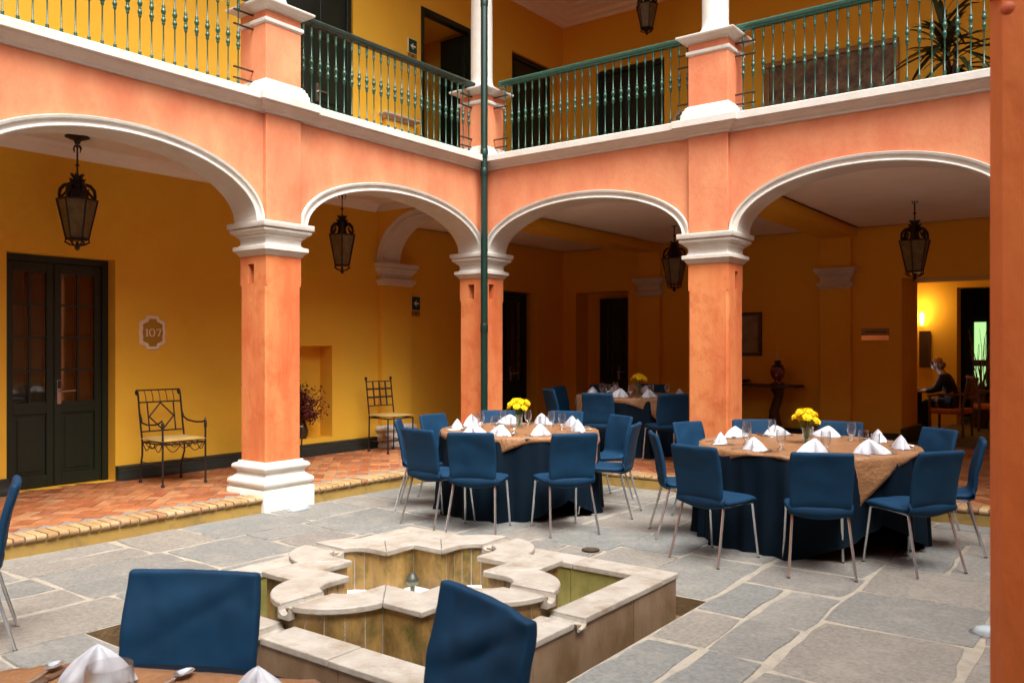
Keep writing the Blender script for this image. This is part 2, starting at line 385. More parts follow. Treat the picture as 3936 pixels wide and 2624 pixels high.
wl = tag(wall(TL, -10.4, WR, 0, 3.95, WL, [(*D107, .34, 1), (*NICHE, .262, 1), (*DR2, .34, 1)]).build('wall', M_YE, smooth=0),
         'long ochre plaster wall behind the left arcade with door and niche', 'wall')
RE0, RE1 = 4.24, 6.45
wr = tag(wall(TR, WL, 9, 0, 3.95, -WR, [(-1.80, -.62, FL, 2.78, .45, 1), (RE0, RE1, FL, 2.77, 1.15, 0)]).build('wall', M_YE, smooth=0),
         'shadowed ochre wall at the back of the right arcade', 'wall')
wul = tag(wall(TL, -10.4, WR, 4.28, 8.4, WL, [(-6.9, -5.45, 4.29, 7.22, .2, 1), (-1.78, -.45, 4.29, 7.22, .2, 1), (1.02, 2.37, 4.29, 7.24, 1.6, 0), (3.49, 4.82, 4.29, 7.2, .25, 1)]).build('wall', M_YE, smooth=0),
          'bright yellow upstairs wall along the left gallery', 'wall')
wur = tag(wall(TR, WL, 9, 4.28, 8.4, -WR, [(-1.34, .14, 4.29, 7.09, .2, 1)]).build('wall', M_YE, smooth=0),
          'upstairs ochre wall behind the right gallery railing', 'wall')
# unseen sides of the court; roofs and slab added to block light
ew = MB().box(12.3, 12.6, -14, 6, 0, 8.2).box(10.0, 12.6, -14, 6, 8.201, 8.5).box(10.0, 10.4, -7.09, -.1, 3.4, 4.3).box(10.41, 12.29, -7.09, 6, 3.9, 4.25).box(10.0, 10.4, -3.6, -3.1, 0, 3.39).box(7.07, 7.45, -14, -8.7, 3.401, 4.3).box(7.451, 12.29, -14, -8.7, 3.9, 4.25)  # last slab is added over the viewer to shade the near pier
tag(ew.build('wall', M_OR, smooth=0), 'unseen salmon arcade wall on the right, roof and slab added to block light', 'wall')
sw = MB().box(-2.4, 12.29, -14.3, -14, 0, 8.2).box(-2.4, 9.99, -14.3, -11.6, 8.201, 8.5).box(0, 7.06, -12.0, -11.6, 3.4, 4.3).box(0, 7.06, -13.99, -12.01, 3.9, 4.25)  # upper roof slab added to cut off low sky light
for q in (0, 3.2, 6.55): sw.box(q, q + .45, -12, -11.6, 0, 3.39)
tag(sw.build('wall', M_OR, smooth=0), 'unseen salmon arcade wall closing the near side, roof added to block low sky', 'wall')
# ceilings, gallery slab, roof
def molding(T, u0, u1, v, z, prof):
    """straight moulding along u at wall face v: prof (out, dz)"""
    m = MB(); n = len(prof)
    m.add([(u0, v + o, z + d) for o, d in prof] + [(u1, v + o, z + d) for o, d in prof],
          [(i, (i + 1) % n, (i + 1) % n + n, i + n) for i in range(n)] + [tuple(range(n)), tuple(range(n, 2 * n))[::-1]])
    return m.map(T)
ce = MB().box(WL - .05, -.3, -10.4, .02, Z1, Z1 + .3)
ceil = struct('arcade_ceiling', ce, M_CE, smooth=0)
Z2 = 3.76
struct('arcade_ceiling', MB().box(WL - .05, 9.2, .4, WR + .1, Z2, Z2 + .4).box(WL - .05, -.3, .021, .41, Z2 + .002, Z2 + .4), M_CE, smooth=0)
crown = [(0, 0), (.02, 0), (.03, .03), (.06, .05), (.07, .075), (.12, .09), (.14, .13), (0, .13)]
molding(TL, -10.4, .0, WL, Z1 - .13, crown).build('crown_moulding', M_CW, wl)
rc = MB()
crown2 = [(0, 0), (.04, 0), (.04, .03), (.022, .036), (.03, .06), (.075, .072), (.075, .092), (.055, .098), (.075, .115), (.15, .122), (.15, .139), (0, .139)]
for u0, u1 in ((WL, -.40), (.07, 3.05), (3.57, 6.6)):
    # a ring of moulding round each ceiling bay
    pth = [(u0, WR), (u0, .42), (u1, .42), (u1, WR)]
    rc.sweep(pth, [(o, Z2 - .14 + d) for o, d in crown2], closed=True, side=-1)
    i_ = .42
    rc.sweep([(u0 + i_, WR - i_), (u0 + i_, .42 + i_), (u1 - i_, .42 + i_), (u1 - i_, WR - i_)], [(0, Z2), (0, Z2 - .03), (.02, Z2 - .05), (.05, Z2 - .05), (.07, Z2 - .025), (.07, Z2)], closed=True, side=-1)
rc.build('crown_moulding', M_CW, wr)
# beams across the right arcade
for x0, x1, w in ((-.39, .06, 'first'), (3.06, 3.56, 'second')):
    tag(box(x0, x1, .36, WR, 3.47, Z2 + .01).build('ceiling_beam', M_YE, smooth=0), f'{w} ochre ceiling beam across the right arcade, ' + ('from the corner pier' if w == 'first' else 'from the salmon pier on the right'), 'beam')
# gallery floor and roof
struct('gallery_floor', MB().box(WL - .05, -.35, -10.4, WR, 4.19, 4.285).box(-.34, 9, .37, WR, 4.19, 4.284), M_TC, smooth=0)
rf = MB()
rf.box(-4.5, .1, -10.4, 6.6, 8.41, 8.6).box(.101, 9.6, -.1, 6.6, 8.41, 8.6)
struct('roof', rf, M_ROOF, smooth=0)
upc = MB()
cp = [(0, 8.12), (.03, 8.12), (.04, 8.17), (.10, 8.2), (.12, 8.26), (.22, 8.29), (.25, 8.33), (.40, 8.345), (.42, 8.375), (.55, 8.385), (.57, 8.405), (0, 8.408)]
upc.sweep([(WL, -10.4), (WL, WR), (9, WR)], cp, side=1)
upc.build('crown_moulding', M_CW, wul)

# ------------------------------------------------------------------ arcade fronts
SPR = 2.985
def ell(u, c, a, b): 
    t = max(0., 1 - ((u - c) / a) ** 2); return SPR + b * math.sqrt(t)
def front(T, u0, u1, arches, name, label, vb=-.33, ends=()):
    root = thing(name, label, 'wall')
    m = MB(); so = MB()
    us = {u0, u1}
    for c, a, b in arches:
        for k in range(41): us.add(c - a * cos(PI * k / 40))
    us = sorted(us)
    def zl(u, mid):
        for c, a, b in arches:
            if c - a < mid < c + a: return ell(u, c, a, b)
        return SPR
    for p, q in zip(us, us[1:]):
        mid = (p + q) / 2; z0, z1 = zl(p, mid), zl(q, mid)
        m.add([(p, 0, z0), (q, 0, z1), (q, 0, 4.112), (p, 0, 4.112)], [(0, 1, 2, 3)])
        m.add([(p, vb, z0), (q, vb, z1), (q, vb, 4.20), (p, vb, 4.20)], [(0, 1, 2, 3)])
        if z0 > SPR or z1 > SPR: so.add([(p, .001, z0 - .001), (q, .001, z1 - .001), (q, vb - .02, z1 - .001), (p, vb - .02, z0 - .001)], [(0, 1, 2, 3)])
        else: m.add([(p, 0, z0), (q, 0, z1), (q, vb, z1), (p, vb, z0)], [(0, 1, 2, 3)])
    m.map(T).build('wall_face', M_OR, root, smooth=0); so.map(T).build('arch_soffit', M_WH, root, smooth=60)
    pr = [(0, -.02), (0, .030), (.010, .034), (.018, .026), (.026, .014), (.045, .010), (.064, .018), (.070, .040), (.092, .046), (.098, .03), (.098, -.01)]
    for c, a, b in arches:
        am = MB(); n = 49; k = len(pr); vs = []
        for i in range(n):
            t = PI * i / (n - 1); px, pz = c - a * cos(t), SPR + b * sin(t)
            nx, nz = -b * cos(t), a * sin(t); L = math.hypot(nx, nz); nx /= L; nz /= L
            for o, v in pr: vs.append((px + nx * o, v, max(pz + nz * o, SPR + .001)))
        fs = [(i * k + j, (i + 1) * k + j, (i + 1) * k + j + 1, i * k + j + 1) for i in range(n - 1) for j in range(k - 1)]
        fs += [tuple(range(k)), tuple((n - 1) * k + j for j in range(k))[::-1]]
        am.add(vs, fs).map(T).build('archivolt', M_WH, root, smooth=35)
    return root
LA = [(-5.10, 1.36, .615), (-1.60, 1.48, .575), (-8.45, 1.36, .615)]
RA = [(1.55, 1.43, .575), (4.985, 1.335, .585)]
wfl = front(TL, -10.4, 0, LA, 'arcade_wall', 'left salmon arcade wall with two white edged arches')
wfr = front(TR, 0, 7.06, RA, 'arcade_wall', 'right salmon arcade wall with two white edged arches')
corn = [(-.02, 4.105), (.004, 4.105), (.028, 4.112), (.032, 4.128), (.05, 4.135), (.075, 4.15), (.095, 4.172), (.118, 4.182), (.122, 4.196), (.148, 4.202), (.15, 4.276), (.142, 4.284), (-.34, 4.288)]
pl = .048
MB().sweep([(0, -10.4), (0, -3.64), (pl, -3.64), (pl, -3.19), (0, -3.19), (0, 0)][:-1] + [(0, .0)], corn, side=1).build('cornice', M_WH, wfl, bevel=.003)
MB().sweep([(-.0, 0), (3.07, 0), (3.07, -pl), (3.55, -pl), (3.55, 0), (7.06, 0)], corn, side=1).build('cornice', M_WH, wfr, bevel=.003)
cn = [(o, z + .0015) for o, z in corn]
MB().sweep([(0, -1.2), (0, 0), (1.2, 0)], cn, side=1).build('cornice', M_WH, wfr, bevel=.003)
box(-.03, pl, -3.64, -3.19, SPR, 4.112).build('pilaster', M_OR, wfl, bevel=.006)
box(3.07, 3.55, -pl, .03, SPR, 4.112).build('pilaster', M_OR, wfr, bevel=.006)

CAPP = [(-.02, 2.64), (0, 2.641), (.012, 2.648), (.030, 2.675), (.048, 2.695), (.058, 2.70), (.058, 2.737), (.050, 2.742), (.018, 2.748), (.004, 2.765), (0, 2.785), (.004, 2.815), (.016, 2.838), (.036, 2.85), (.040, 2.864), (.058, 2.872), (.078, 2.888), (.084, 2.905), (.078, 2.922), (.074, 2.926), (.098, 2.928), (.102, 2.933), (.102, 2.983), (.096, 2.9865), (-.02, 2.987)]
BASP = [(-.02, .498), (.016, .498), (.02, .478), (.034, .474), (.056, .464), (.068, .446), (.068, .430), (.058, .412), (.036, .402), (.030, .39), (.026, .372), (.034, .35), (.052, .338), (.056, .328), (.078, .322), (.094, .305), (.099, .285), (.095, .262), (.082, .245), (.07, .24), (.068, .222), (.096, .217), (.1, .212), (.1, -.02), (-.02, -.02)]
def rect(x0, x1, y0, y1): return [(x0, y0), (x1, y0), (x1, y1), (x0, y1)]
def shaft(x0, x1, y0, y1, slots, zs=2.335, ch=.02):
    m = MB()
    # upper square part with putlog slots (face, u0,u1,z0,z1)
    faces = {'S': (x0, x1, lambda u, d, z: (u, y0 + d, z)), 'N': (x0, x1, lambda u, d, z: (u, y1 - d, z)), 'W': (y0, y1, lambda u, d, z: (x0 + d, u, z)), 'E': (y0, y1, lambda u, d, z: (x1 - d, u, z))}
    for k, (a, b, F) in faces.items():
        sl = [s for s in slots if s[0] == k]
        hl = [(s[1], s[2], s[3], s[4], .16, 1) for s in sl]
        m2 = wall(lambda u, v, z: F(u, -v, z), a, b, zs, 2.66, 0, hl); m.add(m2.v, m2.f)
    c = [(x0 + ch, y0), (x1 - ch, y0), (x1, y0 + ch), (x1, y1 - ch), (x1 - ch, y1), (x0 + ch, y1), (x0, y1 - ch), (x0, y0 + ch)]
    vs = [(*p, .47) for p in c] + [(*p, zs) for p in c] ; m.add(vs, [(i, (i + 1) % 8, (i + 1) % 8 + 8, i + 8) for i in range(8)])
    q = rect(x0, x1, y0, y1); m.add([(*p, zs) for p in q], [(0, 1, 2, 3)])
    return m
def pier(label, x0, x1, y0, y1, slots):
    r = thing('pier', label, 'pier', ((x0 + x1) / 2, (y0 + y1) / 2, 0), 'salmon piers of the arcades')
    shaft(x0, x1, y0, y1, slots).build('shaft', M_OP, r, smooth=0)
    MB().sweep(rect(x0, x1, y0, y1), CAPP, closed=True, side=1).build('capital', M_WH, r, bevel=.002)
    MB().sweep(rect(x0, x1, y0, y1), BASP, closed=True, side=1).build('base', M_WH, r, bevel=.002)
    return r
ZS = (2.36, 2.56)
pier('thick salmon pier with white moulded base standing left of the fountain', -.385, pl, -3.64, -3.19, [('S', -.255, -.155, *ZS)])
pier('salmon corner pier behind the green downpipe', -.385, pl, -pl, .385, [('S', -.235, -.13, *ZS), ('E', .06, .17, *ZS)])
pier('salmon pier with white capital behind the right round table', 3.07, 3.55, -pl, .385, [('E', .16, .25, *ZS)])
pier('salmon pier hidden at the far left of the arcade', -.385, pl, -7.02, -6.56, [])
# near pier cutting the right edge of the frame
np_ = thing('pier', 'blurred orange painted pier cutting off the right edge of view', 'pier', (7.29, -6.87, 0), 'salmon piers of the arcades')
x0, x1, y0, y1, ch = 7.038, 7.49, -7.10, -6.65, .026
m = MB(); c = [(x0 + ch, y0), (x1 - ch, y0), (x1, y0 + ch), (x1, y1 - ch), (x1 - ch, y1), (x0 + ch, y1), (x0, y1 - ch), (x0, y0 + ch)]
m.add([(*p, 0) for p in c] + [(*p, 2.41) for p in c], [(i, (i + 1) % 8, (i + 1) % 8 + 8, i + 8) for i in range(8)])
m.box(x0, x1, y0, y1, 2.41, 3.4)
m.build('shaft', mk('thick_orange_paint', (.68, .15, .032), (.72, .20, .05), 3, .55, .5, 14, (1, 1, .35), spec=.4, bdist=.02, dirt=(.48, .09, .02), dscale=3, damt=.5), np_, smooth=0)
M_BLOB = mk('orange_blob', (.52, .10, .025), rough=.5)
for dx, dz in ((.035, 2.38), (.10, 1.93)):
    MB().lathe([(.001, .004), (.008, .003), (.014, 0)], 10).map(lambda X, Y, Z: (x0 + dx + X, y0 - Z * .8, dz + Y)).build('paint_blob', M_BLOB, np_)
tag(MB().box(6.43, 7.06, -pl, .385, 0, 4.11).build('pier', M_OP), 'salmon end pier past the right arch', 'pier', 'salmon piers of the arcades')

# ------------------------------------------------------------------ upstairs pedestals, columns, railings
PB = [(-.02, 4.462), (.008, 4.46), (.016, 4.445), (.03, 4.44), (.036, 4.412), (.05, 4.405), (.056, 4.37), (.066, 4.362), (.07, 4.282), (-.02, 4.28)]
PCO = [(-.02, 5.035), (.006, 5.036), (.014, 5.048), (.02, 5.05), (.024, 5.075), (.018, 5.09), (-.02, 5.092)]
PCA = [(-.02, 5.17), (.004, 5.172), (.03, 5.186), (.05, 5.205), (.062, 5.21), (.098, 5.222), (.108, 5.232), (.11, 5.25), (.1, 5.256), (-.1, 5.275)]
COLP = [(.205, 5.27), (.205, 5.30), (.19, 5.33), (.172, 5.345), (.158, 5.38), (.152, 5.45), (.152, 6.2), (.135, 7.9), (.16, 7.95), (.19, 8.1), (.19, 8.25)]
def pedestal(lab, x0, x1, y0, y1):
    cx, cyy = (x0 + x1) / 2, (y0 + y1) / 2
    p = thing('pedestal', 'square salmon pedestal with white mouldings ' + lab, 'pedestal', (cx, cyy, 4.28), 'gallery pedestals')
    box(x0, x1, y0, y1, 4.283, 5.2).build('die', M_OR, p, smooth=0, bevel=.006)
    for n, pr in (('base', PB), ('collar', PCO), ('cap', PCA)): MB().sweep(rect(x0, x1, y0, y1), pr, closed=True, side=1).build(n, M_WH, p, bevel=.002)
    c = thing('column', 'round white gallery column ' + lab, 'column', (cx, cyy, 5.27), 'white gallery columns')
    MB().lathe(COLP, 28, (cx, cyy, 0)).build('shaft', M_WH, c)
pedestal('above the pier left of the fountain', -.385, pl, -3.64, -3.19)
pedestal('in the corner behind the downpipe', -.385, pl, -pl, .385)
pedestal('above the pier behind the right table', 3.07, 3.55, -pl, .385)
eb = MB().box(-.4, .06, -10.4, .4, 8.25, 8.42).box(.061, 7.5, -.06, .4, 8.25, 8.42)
tag(eb.build('eaves_beam', M_WH, smooth=0), 'white beam under the eaves carried by the gallery columns', 'beam')
bal = [(.016, 0), (.016, .012), (.007, .018), (.007, .10), (.012, .108), (.016, .118), (.012, .128), (.016, .136), (.010, .146), (.0065, .15), (.0065, .455), (.012, .462), (.0165, .475), (.012, .486), (.019, .496), (.021, .512), (.014, .528), (.011, .536), (.016, .545), (.011, .554), (.014, .562), (.021, .58), (.022, .596), (.016, .612), (.012, .62), (.0175, .63), (.012, .64), (.0155, .65), (.0065, .66), (.0065, .865), (.013, .872), (.0155, .884), (.011, .894), (.0165, .905), (.011, .915), (.014, .93), (.014, 1.0)]
bme = MB().lathe([(r * 1.04, z) for r, z in bal], 8).mesh('baluster', 60); bme.materials.append(M_GR)
def railing(label, u0, u1, us, along, ends):
    r = thing('railing', label, 'railing', ((-.17, (u0 + u1) / 2, 4.285) if along == 'L' else ((u0 + u1) / 2, .17, 4.285)), 'green gallery railings')
    T = (lambda u, v, z: (-.17 + v, u, z)) if along == 'L' else (lambda u, v, z: (u, .17 - v, z))
    for u in us:
        o = bpy.data.objects.new('baluster', bme); COL.objects.link(o); o.parent = r; p = Vector(T(u, 0, 4.285)); o.location = p - r.location
        o.rotation_euler = (random.uniform(-.004, .004), random.uniform(-.004, .004), random.uniform(0, 1))
    pr = [(-.03, 5.278), (.03, 5.278), (.034, 5.29), (.026, 5.302), (.045, 5.318), (.048, 5.335), (.036, 5.352), (-.036, 5.352), (-.048, 5.335), (-.045, 5.318), (-.026, 5.302), (-.034, 5.29)]
    n = len(pr); m = MB().add([(u0, v, z) for v, z in pr] + [(u1, v, z) for v, z in pr], [(i, (i + 1) % n, (i + 1) % n + n, i + n) for i in range(n)] + [tuple(range(n)), tuple(range(n, 2 * n))[::-1]])
    m.map(T).build('handrail', M_GD if along == 'L' else M_GR, r, smooth=30)
    for ue, d in ends:
        for z in (5.15, 5.005, 4.565, 4.453):
            a, b = sorted((ue, ue + d * .235))
            MB().box(a, b, -.012, .012, z - .006, z + .006).map(T).build('wall_bracket', M_IR, r, smooth=0)
    return r
railing('green iron railing of turned balusters at upper left', -9.9, -3.70, [-3.822 - .1181 * i for i in range(26)], 'L', [(-3.64, -1)])
railing('green iron railing with dark handrail left of the downpipe', -3.17, -.02, [-3.10 + .1195 * i for i in range(26)], 'L', [(-.048, -1), (-3.19, 1)])
railing('green iron railing right of the downpipe with open room doors behind', .16, 3.0, [.25 + .1131 * i for i in range(25)], 'R', [(.048, 1), (3.07, -1)])
railing('green iron railing at upper right before the tapestry and palm', 3.57, 6.8, [3.6446 + .1148 * i for i in range(26)], 'R', [(3.55, 1)])
# downpipe
dp = thing('downpipe', 'tall dark green rainwater downpipe in the inner corner', 'pipe', (.14, -.16, 0))
MB().lathe([(.047, 0), (.047, 8.4)], 20, (.14, -.16, 0)).build('pipe_length', M_PI, dp)
for z in (1.95, 4.05, 4.30, 6.35): MB().lathe([(.049, -.06), (.0525, -.05), (.0525, .05), (.0495, .06)], 20, (.14, -.16, z)).build('pipe_collar', M_PI, dp)

# ------------------------------------------------------------------ wall trim
bb = [(0, 0), (.085, 0), (.085, .05), (.078, .06), (.078, .115), (.066, .125), (.066, .15), (.05, .165), (0, .168)]
for u0, u1, ww, T, v in ((-10.4, D107[0], wl, TL, WL), (D107[1], .10, wl, TL, WL), (.85, DR2[0], wl, TL, WL), (DR2[1], WR, wl, TL, WL), (-.62, RE0, wr, TR, -WR), (WL, -1.8, wr, TR, -WR)):
    molding(T, u0, u1, v, FL, bb).build('baseboard', M_BB, ww)
MB().box(RE0 - .002, RE0 + .07, WR - .08, WR + 1.1, FL, FL + .25).build('baseboard', M_BB, wr)
# pilasters on the walls
def pilaster(lab, T, v, u0, u1, top, ww, base=True):
    p = thing('pilaster', lab, 'pilaster', T((u0 + u1) / 2, v, 0), 'ochre wall pilasters')
    MB().box(u0, u1, v, v + .1, 0, top).map(T).build('shaft', M_YE, p, smooth=0, bevel=.006)
    pth = [(u0, v), (u0, v + .1), (u1, v + .1), (u1, v)]
    k = 1.0
    MB().sweep(pth, [(o * .8, z) for o, z in CAPP], side=-1).map(T).build('capital', M_WH, p, smooth=35)
    if base: MB().sweep(pth, [(o * .9, z) for o, z in BASP], side=-1).map(T).build('base', M_WH, p, smooth=35)
pilaster('ochre pilaster with white capital carrying the inner arch of the left arcade', TL, WL, .06, .70, 3.0, wl)
pilaster('ochre pilaster with pale capital behind the far table', TR, -WR, -.36, .09, Z2, wr)
pilaster('ochre pilaster with pale capital left of the brass plaque', TR, -WR, 3.01, 3.49, Z2, wr)
# cross arch in the left arcade
cr = thing('cross_arch', 'inner white edged arch between the left wall and the corner pier', 'arch', (-1.2, .2, 0))
m = MB(); so = MB(); cx_, a_, b_ = -1.195, .80, .63; z_ = lambda x: 2.987 + b_ * math.sqrt(max(0, 1 - ((x - cx_) / a_) ** 2))
xs = [WL] + [cx_ - a_ * cos(PI * k / 30) for k in range(31)] + [-.32]
for p, q in zip(xs, xs[1:]):
    ins = p >= cx_ - a_ - 1e-6 and q <= cx_ + a_ + 1e-6
    zp, zq = (z_(p), z_(q)) if ins else (2.99, 2.99)
    for y in (.06, .40): m.add([(p, y, zp), (q, y, zq), (q, y, Z1 + .1), (p, y, Z1 + .1)], [(0, 1, 2, 3)])
    so.add([(p, .05, zp - .002), (q, .05, zq - .002), (q, .41, zq - .002), (p, .41, zp - .002)], [(0, 1, 2, 3)])
m.build('wall_face', M_YE, cr, smooth=0); so.build('arch_soffit', M_WH, cr, smooth=60)
vs = []; pr = [(0, .07), (0, .04), (.02, .03), (.04, .045), (.085, .04), (.10, .02), (.12, .02), (.12, .07)]; n = 37; k = len(pr)
for i in range(n):
    t = PI * i / (n - 1); px, pz = cx_ - a_ * cos(t), 2.987 + b_ * sin(t); nx, nz = -b_ * cos(t), a_ * sin(t); L = math.hypot(nx, nz)
    for o, y in pr: vs.append((px + nx / L * o, y, max(2.988, pz + nz / L * o)))
MB().add(vs, [(i * k + j, (i + 1) * k + j, (i + 1) * k + j + 1, i * k + j + 1) for i in range(n - 1) for j in range(k - 1)]).build('archivolt', M_WH, cr, smooth=35)
# upstairs pilaster stump on the left gallery wall
up = thing('pilaster', 'shallow yellow pilaster stump with white mouldings on the upstairs left wall', 'pilaster', (WL, .46, 4.28), 'ochre wall pilasters')
MB().box(.16, .77, WL, WL + .08, 4.28, 5.2).map(TL).build('shaft', M_YE, up, smooth=0)
pth = [(.16, WL), (.16, WL + .08), (.77, WL + .08), (.77, WL)]
MB().sweep(pth, [(o * .8, z) for o, z in PCO], side=-1).map(TL).build('collar', M_WH, up); MB().sweep(pth, [(o * .8, z + .04) for o, z in PCA], side=-1).map(TL).build('cap', M_WH, up)

# ------------------------------------------------------------------ doors
def glazed_door(lab, T, u0, u1, z0, z1, v, split=True):
    d = thing('door', lab, 'door', T((u0 + u1) / 2, v, z0), 'dark glazed double doors')
    MB().box(u0, u0 + .06, v - .06, v + .02, z0, z1).box(u1 - .07, u1, v - .06, v + .02, z0, z1).box(u0 + .06, u1 - .07, v - .06, v + .019, z1 - .07, z1).map(T).build('door_frame', M_DR, d, smooth=0)
    um = (u0 + u1) / 2 - .02
    for a, b in ((u0 + .062, um - .004), (um + .004, u1 - .072)):
        zt, zb, zm = z1 - .075, z0 + .01, z0 + .80
        sa, sb = a + .075, b - .075
        leaf = MB()
        leaf.box(a, sa, v - .045, v, zb, zt).box(sb, b, v - .045, v, zb, zt).box(sa, sb, v - .045, v, zt - .10, zt).box(sa, sb, v - .045, v, zm, zm + .12).box(sa, sb, v - .045, v, zb, zb + .13)
        lo = leaf.map(T).build('door_leaf', M_DR, d, smooth=0, bevel=.004)
        MB().box(sa + .0, sb, v - .035, v - .02, zb + .13, zm).box(sa + .045, sb - .045, v - .02, v - .008, zb + .175, zm - .045).map(T).build('lower_panel', M_DR, d, smooth=0, bevel=.006)
        gz0, gz1 = zm + .12, zt - .10; gm = (sa + sb) / 2
        mun = MB().box(gm - .011, gm + .011, v - .03, v - .008, gz0, gz1)
        for k in (1, 2, 3): z = gz0 + (gz1 - gz0) * k / 4; mun.box(sa, sb, v - .0295, v - .0085, z - .011, z + .011)
        mun.map(T).build('glazing_bars', M_DR, d, smooth=0)
        for k in range(4):
            za, zb_ = gz0 + (gz1 - gz0) * k / 4 + .011, gz0 + (gz1 - gz0) * (k + 1) / 4 - .011
            for p, q in ((sa, gm - .011), (gm + .011, sb)):
                MB().box(p, q, v - .021, v - .017, za, zb_).map(T).build('glass_pane', M_PG, d, smooth=0)
        sh = MB().box(sa - .02, gm - .006, v - .12, v - .10, gz0 - .03, gz1 + .03).box(gm + .006, sb + .02, v - .12, v - .10, gz0 - .03, gz1 + .03)
        for p, q in ((sa - .02, gm - .006), (gm + .006, sb + .02)):
            for k in (0, 1): 
                zz = gz0 + .04 + (gz1 - gz0) * k / 2; sh.box(p + .04, q - .04, v - .10, v - .09, zz, zz + (gz1 - gz0) / 2 - .1)
        sh.map(T).build('inner_shutter', M_SH, d, smooth=0, bevel=.005)
    h = MB().box(um + .028, um + .072, v, v + .012, z0 + .90, z0 + 1.16).map(T).build('door_handle', M_SS, d, smooth=0, bevel=.004)
    MB().box(um + .032, um + .068, v + .012, v + .02, z0 + 1.07, z0 + 1.155).map(T).build('card_reader', M_BP, h, smooth=0)
    MB().tube([T(um + .05, v + .01, z0 + 1.04), T(um + .05, v + .05, z0 + 1.04), T(um + .21, v + .052, z0 + 1.045)], .010, 8).build('lever', M_SS, h)
    return d
glazed_door('dark green glazed double door beside the 107 plaque', TL, -5.23, -4.077, FL, 2.68, -2.295)
glazed_door('dark glazed door just right of the corner pier', TL, 3.08, 4.12, FL, 2.72, -2.26)
glazed_door('narrow dark glazed door in the recess behind the far table', TR, -1.42, -.64, FL, 2.66, -WR - .3)
def panel_door(lab, T, u0, u1, z0, z1, v, open_=False):
    d = thing('door', lab, 'door', T((u0 + u1) / 2, v, z0), 'dark panelled upstairs doors')
    MB().box(u0, u0 + .09, v - .1, v + .03, z0, z1).box(u1 - .09, u1, v - .1, v + .03, z0, z1).box(u0 + .09, u1 - .09, v - .1, v + .029, z1 - .09, z1).map(T).build('door_frame', M_DR, d, smooth=0, bevel=.005)
    um = (u0 + u1) / 2
    for a, b in ((u0 + .092, um - .003), (um + .003, u1 - .092)):
        if open_ and b > um + .1:
            # right leaf swung inwards
            MB().box(b - .05, b, v - .62, v - .1, z0 + .01, z1 - .1).map(T).build('door_leaf', M_DR, d, smooth=0, bevel=.004); continue
        if open_: 
            MB().box(a, a + .05, v - .62, v - .1, z0 + .01, z1 - .1).map(T).build('door_leaf', M_DR, d, smooth=0, bevel=.004); continue
        lf = MB().box(a, b, v - .06, v - .02, z0 + .01, z1 - .095).map(T).build('door_leaf', M_DR, d, smooth=0)
        H = z1 - .1 - z0
        for p, q in ((.05, .28), (.33, .60), (.65, .96)):
            MB().box(a + .09, b - .09, v - .02, v - .004, z0 + H * p, z0 + H * q).map(T).build('door_panel', M_DR, lf, smooth=0, bevel=.012)
    if not open_:
        h = MB().box(um + .03, um + .07, v - .02, v - .005, z0 + .92, z0 + 1.18).map(T).build('door_handle', M_SS, d, smooth=0)
        MB().tube([T(um + .05, v - .01, z0 + 1.06), T(um + .05, v + .04, z0 + 1.06), T(um + .2, v + .04, z0 + 1.065)], .010, 8).build('lever', M_SS, h)
    return d
panel_door('dark panelled upstairs door at the far upper left corner', TL, -6.9, -5.45, 4.29, 7.22, WL - .06)
panel_door('dark panelled upstairs door behind the railing right of the left pedestal', TL, -1.78, -.45, 4.29, 7.22, WL - .06)
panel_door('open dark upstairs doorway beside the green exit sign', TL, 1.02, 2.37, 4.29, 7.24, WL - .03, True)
panel_door('dark upstairs door right of the white corner column', TL, 3.49, 4.82, 4.29, 7.2, WL - .08)
panel_door('wide dark upstairs door facing the court above the right arch', TR, -1.34, .14, 4.29, 7.09, -WR - .06)
# room behind the open upstairs door
rm = MB().box(-5.6, -3.72, -.5, 3.9, 4.2, 4.29).box(-5.6, -3.72, -.5, 3.9, 7.45, 7.6).box(-5.7, -5.6, -.5, 3.9, 4.2, 7.6).box(-5.6, -3.72, -.6, -.5, 4.2, 7.6).box(-5.6, -3.72, 3.9, 4.0, 4.2, 7.6)
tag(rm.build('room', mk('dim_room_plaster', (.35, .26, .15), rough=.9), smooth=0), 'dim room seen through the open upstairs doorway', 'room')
tag(MB().box(-4.2, -3.9, 3.0, 5.0, FL, 2.9).build('room', M_DK, smooth=0), 'near-black block for the unlit room behind the doorway near the corner pier', 'room')  # solid block; the shade of the interior is put into its colour

